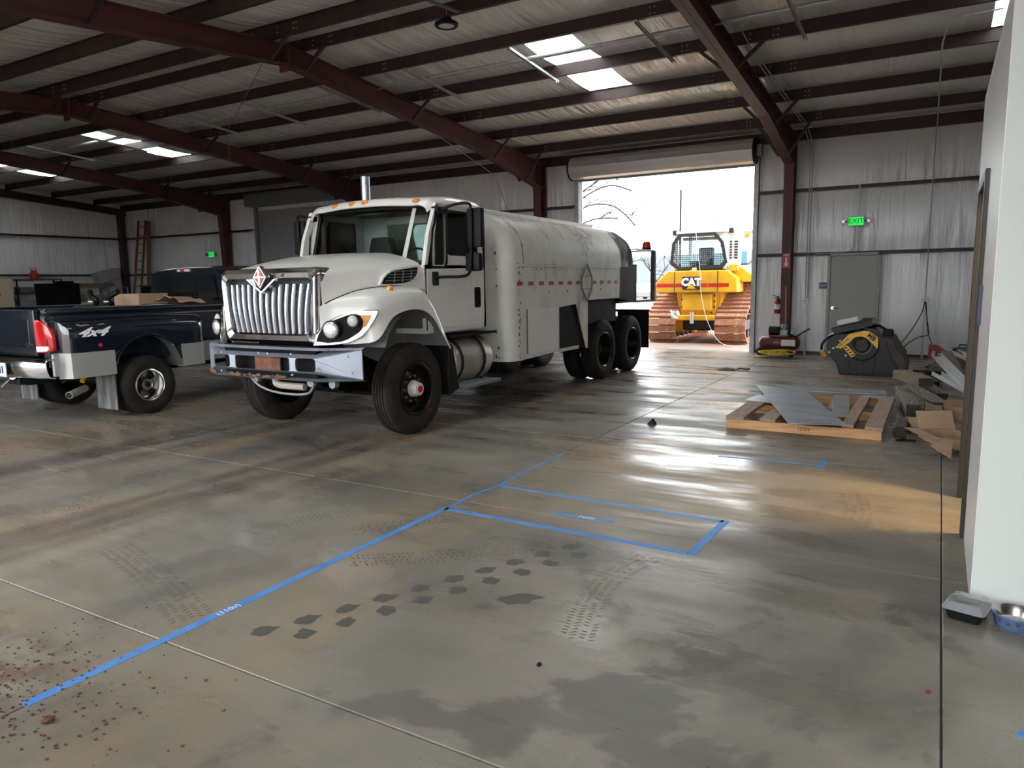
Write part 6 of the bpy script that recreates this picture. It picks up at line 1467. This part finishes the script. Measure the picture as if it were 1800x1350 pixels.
# ================================================================== the yard beyond
M_GRASS = mat('dry_grass', (.055, .085, .018), .95, col2=(.09, .085, .035), sc=.15, world=True)
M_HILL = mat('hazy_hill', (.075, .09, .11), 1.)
M_BARK = mat('grey_bark', (.035, .032, .030), .95, spec=.1)
def hump(name, x0, x1, y, d, h, m, seed, lab, cat):
    r = random.Random(seed); n = 40; ph = [r.uniform(0, 6) for _ in range(4)]
    G = []
    for i in range(n+1):
        t = i/n; x = x0+(x1-x0)*t; e = (sin(pi*t))**.5*h*(1+.25*sin(5*t+ph[0])+.12*sin(13*t+ph[1])+.05*sin(31*t+ph[2]))
        G.append([Vector((x, y-d/2, -.1)), Vector((x, y-d/4, e*.6)), Vector((x, y, e)), Vector((x, y+d/2, -.1))])
    o = solo(name, MB().grid(G), m, lab, cat, ((x0+x1)/2, y, 0)); return o
o = hump('grass_bank', -95, 15, 72, 18, 1.2, M_GRASS, 3, 'green grass bank beyond the yard', 'bank'); o['kind'] = 'stuff'
o = hump('hill', -420, 120, 420, 160, 17, M_HILL, 5, 'hazy blue hill on the horizon', 'hill')
def branchy(name, base, h, seed, lab, spread=.5, depth=5, lean=(0, 0, 1), thick=.014):
    r = random.Random(seed); mb = MB()
    def grow(p, d, L, rad, k):
        q = p+d*L; m = (p+q)/2+Vector((r.uniform(-1, 1), r.uniform(-1, 1), r.uniform(-1, 1)))*L*.06
        mb.tube([p, m, q], rad, 5)
        if k == 0: return
        for _ in range(3 if k > 1 else 2):
            d2_ = (d+Vector((r.uniform(-1, 1), r.uniform(-1, 1), r.uniform(-.6, .9)))*spread).normalized()
            grow(q, d2_, L*r.uniform(.62, .82), rad*.62, k-1)
    grow(Vector(base), Vector(lean).normalized(), h*.3, h*thick, depth)
    return solo(name, mb, M_BARK, lab, 'tree', base)
mb = MB(); rt = random.Random(8); base = Vector((-15.6, 30, 0))
trunk = [base, (-15.5, 30, 2.2), (-15.2, 30, 4.2), (-15.0, 30.2, 7.0), (-14.7, 30.4, 9.0)]; mb.tube(curve(trunk, 14), .13, 7)
def twig(P, r, k):
    C_ = curve(P, 14); mb.tube(C_, r, 5)
    if k == 0: return
    for q in range(5 if k > 1 else 3):
        a = C_[rt.randint(3, 13)]; d = Vector((rt.uniform(.2, 1.), rt.uniform(-.6, .6), rt.uniform(-.45, .75))).normalized()*rt.uniform(.5, 1.1)*(.7 if k == 1 else 1)
        twig([a, a+d*.5+Vector((0, 0, .06)), a+d+Vector((0, 0, -.08))], r*.55, k-1)
for P in ([(-15.3, 30, 3.6), (-14.3, 30, 4.9), (-13.6, 30, 5.45), (-12.5, 29.9, 5.75), (-11.5, 29.8, 5.45)], [(-15.3, 30, 3.2), (-14.4, 30, 4.3), (-13.7, 30, 4.95), (-12.6, 30.1, 4.95), (-11.9, 30.1, 4.5), (-11.4, 30, 4.0)],
          [(-15.4, 30, 2.8), (-14.4, 30, 3.9), (-13.6, 30, 4.3), (-12.9, 30, 4.4), (-12.2, 30, 4.35)], [(-15.1, 30, 4.6), (-14.0, 30, 5.5), (-13.3, 30, 5.9), (-12.6, 30, 6.3)], [(-15, 30.2, 6.4), (-15.8, 29.6, 7.4), (-17, 29.2, 8.0)], [(-15, 30.2, 6.8), (-14.3, 31, 8.0), (-13.8, 31.4, 9.4)]):
    twig([Vector(p) for p in P], .035, 2)
solo('bare_tree', mb, M_BARK, 'bare tree whose branches reach into the top left of the bay', 'tree', base)
branchy('bare_tree', (-24.5, 62, 0), 6.5, 12, 'distant bare tree just right of the red beacon', .8, 5)
branchy('bare_tree', (-21.2, 61, 0), 5.2, 15, 'small distant bare tree beside the grass bank', .8, 5)
solo('utility_pole', MB().cyl((-17.3, 55, 0), (-17.3, 55, 8.4), .10, .07, n=10), M_BARK, 'thin grey utility pole standing left of the bulldozer', 'pole', (-17.3, 55, 0))
def car(x, y, col, lab):
    t = thing('parked_car', lab, 'car', (x, y, 0), 'cars parked far beyond the yard'); m = mat('car_paint', col, .3, coat=.5)
    MB().prx([(y-2.1, .35), (y-2.1, .8), (y-1.2, .95), (y-.7, 1.4), (y+.9, 1.42), (y+1.6, .95), (y+2.1, .85), (y+2.1, .35)], x-.85, x+.85).build('body', m, t, smooth=0, bevel=.06)
    MB().prx([(y-1.1, .95), (y-.65, 1.36), (y+.85, 1.37), (y+1.45, .95)], x-.86, x+.86).build('windows', M_DARK, t, smooth=0)
    for s in (-1, 1):
        for yy in (-1.3, 1.3): MB().cyl((x+s*.72, y+yy, .32), (x+s*.87, y+yy, .32), .32, n=16).build('wheel', M_RUB, t)
for x, y, c, lab in ((-20.8, 58, (.16, .16, .165), 'white car parked far away beside the beacon post'), (-23.6, 58.5, (.03, .05, .085), 'blue car parked far away left of the white one'), (-17.9, 59, (.09, .09, .095), 'silver car parked far away behind the utility pole')): car(x, y, c, lab)
t = thing('distant_shed', 'low pale distant shed right of the bulldozer cab', 'shed', (-6.2, 57, 0))
MB().box(-10, -2.5, 54, 60, 0, 2.4).build('wall', mat('shed_cladding', (.12, .11, .10), .6), t, smooth=0); MB().prx([(53.6, 2.4), (57, 3.3), (60.4, 2.4)], -10.3, -2.2).build('roof', mat('pale_roof', (.10, .105, .115), .5), t, smooth=0)
# ================================================================== shelves and clutter along the far left wall
M_BEI = mat('beige_cabinet_paint', (.48, .43, .30), .5)
cbn = thing('filing_cabinet', 'beige metal cabinet at the left end of the far shelves', 'cabinet', (-27.0, 12.3, 0))
MB().box(-27.3, -26.7, 11.75, 12.72, 0, 2.06).build('body', M_BEI, cbn, bevel=.01)
for k in range(2):
    d_ = MB().box(-26.7, -26.685, 11.8+.46*k, 12.22+.46*k, .06, 2.0).build('door', M_BEI, cbn, smooth=0, bevel=.004)
    MB().cyl((-26.685, 12.18+.1*k, 1.55), (-26.65, 12.18+.1*k, 1.55), .025, n=10).build('knob', M_DARK, d_)
def shelf(name, y0, y1, zt, nlev, m, lab, x0=-27.3, x1=-26.75):
    t = thing(name, lab, 'shelf', ((x0+x1)/2, (y0+y1)/2, 0))
    for x in (x0, x1-.04):
        for y in (y0, y1-.04): MB().box(x, x+.04, y, y+.04, 0, zt).build('post', m, t, smooth=0)
    for k in range(nlev): z = .15+(zt-.17)*k/(nlev-1); MB().box(x0, x1, y0, y1, z, z+.025).build('shelf_board', m, t, smooth=0)
    return t
shelf('storage_shelf', 12.85, 14.35, 2.04, 5, M_DARK, 'black shelving unit right of the beige cabinet')
shelf('steel_shelf', 14.75, 16.0, 1.75, 4, M_GALVD, 'dark steel shelf under the long brown board')
shelf('wire_rack', 16.02, 16.75, 1.72, 4, M_GALV, 'grey steel rack under the plastic tote')
t = thing('black_cabinet', 'tall black cabinet between the two far shelves', 'cabinet', (-27.0, 14.5, 0))
MB().box(-27.3, -26.72, 14.37, 14.73, 0, 1.98).build('body', M_DARK, t, bevel=.01); MB().box(-26.72, -26.70, 14.39, 14.71, .05, 1.93).build('door', M_DARK, t, smooth=0)
t = thing('flat_panel', 'wide flat black panel leaning on the far shelves', 'panel', (-26.6, 14.4, 0))
MB().box(-.02, .02, -.75, .75, 0, 1.9, Matrix.Translation((-26.54, 14.1, 0)) @ Matrix.Rotation(radians(-3), 4, 'Y')).build('sheet', M_BLACK, t, smooth=0)
solo('wooden_board', MB().box(-27.3, -26.7, 14.74, 16.2, 1.78, 1.90), mat('brown_board', (.20, .125, .07), .7), 'long brown wooden board on top of the far steel shelf', 'board', (-27, 15.4, 1.78), smooth=0, bevel=.006)
tt = thing('plastic_tote', 'translucent plastic tote tilted on top of the far rack', 'tote', (-27.0, 16.05, 1.9))
Rt = Matrix.Translation((-27.0, 16.15, 2.01)) @ Matrix.Rotation(radians(14), 4, 'X')
mbt = MB(); G = []
for w, d, z in ((.001, .001, 0), (.24, .38, 0), (.29, .46, .34), (.31, .49, .35), (.28, .45, .335), (.23, .37, .012), (.001, .001, .012)): G.append([Rt @ Vector((p[0], p[1], z)) for p in rrect(-w, w, -d, d, min(.05, w*.4), 3)])
mbt.grid(G, closed_v=True); mbt.build('tub', mat('milky_plastic', (.36, .37, .38), .35), tt, smooth=30)
t = thing('red_jug', 'red round container on top of the black shelving', 'jug', (-27.0, 13.55, 2.06))
MB().lathe([(0, 0), (0, .13), (.05, .15), (.18, .14), (.24, .08), (.30, .07), (.30, 0)], (-27.0, 13.55, 2.06), 'z', 20).build('body', mat('red_can', (.45, .03, .02), .4), t); MB().tube([(-26.98, 13.47, 2.28), (-26.98, 13.45, 2.42), (-26.98, 13.65, 2.42), (-26.98, 13.63, 2.28)], .015, 6).build('handle', M_REDL, t)
r_ = random.Random(4); cols = [((.30, .20, .12), 'brown'), ((.45, .44, .40), 'pale'), ((.10, .10, .11), 'black'), ((.35, .08, .06), 'red'), ((.18, .22, .25), 'grey-blue'), ((.42, .33, .2), 'tan')]
spots = [('left', 12.95, 13.35, .645), ('left', 13.4, 13.75, .645), ('left', 13.85, 14.25, .645), ('left', 12.95, 13.5, 1.112), ('left', 13.6, 13.95, 1.112), ('left', 13.0, 13.4, 1.585), ('left', 13.65, 14.2, 1.585),
         ('middle', 14.85, 15.1, .704), ('middle', 15.2, 15.6, .704), ('middle', 14.85, 15.15, 1.23), ('middle', 15.2, 15.42, 1.23), ('middle', 15.5, 15.85, 1.23), ('right', 16.1, 16.4, .70), ('right', 16.45, 16.7, 1.22)]
for k, (w, y0, y1, z) in enumerate(spots):
    c, cn = cols[(k*5+k//3) % 6]; h = r_.uniform(.12, .26); xx = r_.uniform(-27.25, -27.15)
    lv = 'lower' if z < .9 else 'middle' if z < 1.4 else 'upper'; yo = 'left' if y0 < (13.3 if w == 'left' else 15.05 if w == 'middle' else 16.3) else 'right' if y1 > (14.0 if w == 'left' else 15.55 if w == 'middle' else 16.6) else 'centre'
    t = thing('storage_carton', '%s carton on the %s board, %s side of the %s far shelf' % (cn, lv, yo, w), 'carton', (-27, (y0+y1)/2, z), 'cartons on the far shelves')
    m = mat('carton_'+cn, c, .7); b_ = MB().box(xx, xx+.36, y0, y1, z, z+h).build('body', m, t, smooth=0, bevel=.006)
    MB().box(xx-.004, xx+.364, y0-.004, y1+.004, z+h-.05, z+h+.004).build('lid', m, t, smooth=0)
# ladder in the corner
ld_ = thing('ladder', 'tall brown extension ladder leaning in the far left corner', 'ladder', (-26.3, 16.9, 0))
la, lb = Vector((-26.52, 16.6, 0)), Vector((-26.2, 17.05, 4.2)); M_LAD = mat('brown_ladder', (.19, .09, .05), .6)
side_ = Vector((.40, .02, 0))
for s in (0, 1): MB().beam(la+side_*s, lb+side_*s, .035, .08, up=(0, 1, 0)).build('rail', M_LAD, ld_, smooth=0)
for k in range(13): p = la+(lb-la)*(k+.6)/13.4; MB().cyl(p, p+side_, .016, n=8).build('rung', M_LAD, ld_)
solo('wooden_post', MB().beam((-25.66, 16.75, 0), (-25.6, 17.05, 4.15), .2, .04, up=(0, 1, 0)), M_LAD, 'brown board standing beside the ladder in the far corner', 'board', (-25.85, 16.75, 0), smooth=0)
t = thing('work_bin', 'olive lidded bin near the ladder behind the pickup', 'bin', (-25.1, 16.7, 0))
MB().box(-25.4, -24.7, 16.4, 16.95, 0, 1.75).build('body', M_DARK, t, bevel=.02); MB().box(-25.45, -24.65, 16.35, 17.0, 1.75, 1.8).build('lid', mat('olive_lid', (.12, .10, .05), .7), t, bevel=.01)
t = thing('electronics_box', 'pale grey box on the low bench below the far shelves', 'box', (-26.3, 14.9, .9))
MB().box(-26.45, -26.15, 14.75, 15.15, .95, 1.22).build('body', M_SGREY, t, bevel=.01); MB().box(-26.148, -26.14, 14.82, 15.0, 1.0, 1.16).build('screen', M_DARK, t, smooth=0)
t = thing('work_bench', 'low dark bench in front of the far shelves', 'bench', (-26.3, 14.6, 0))
MB().box(-26.6, -26.0, 13.2, 16.0, .90, .95).build('top', M_TIMB, t, smooth=0)
for y in (13.3, 15.9):
    for x in (-26.55, -26.05): MB().box(x-.04, x+.04, y-.04, y+.04, 0, .9).build('leg', M_TIMB, t, smooth=0)
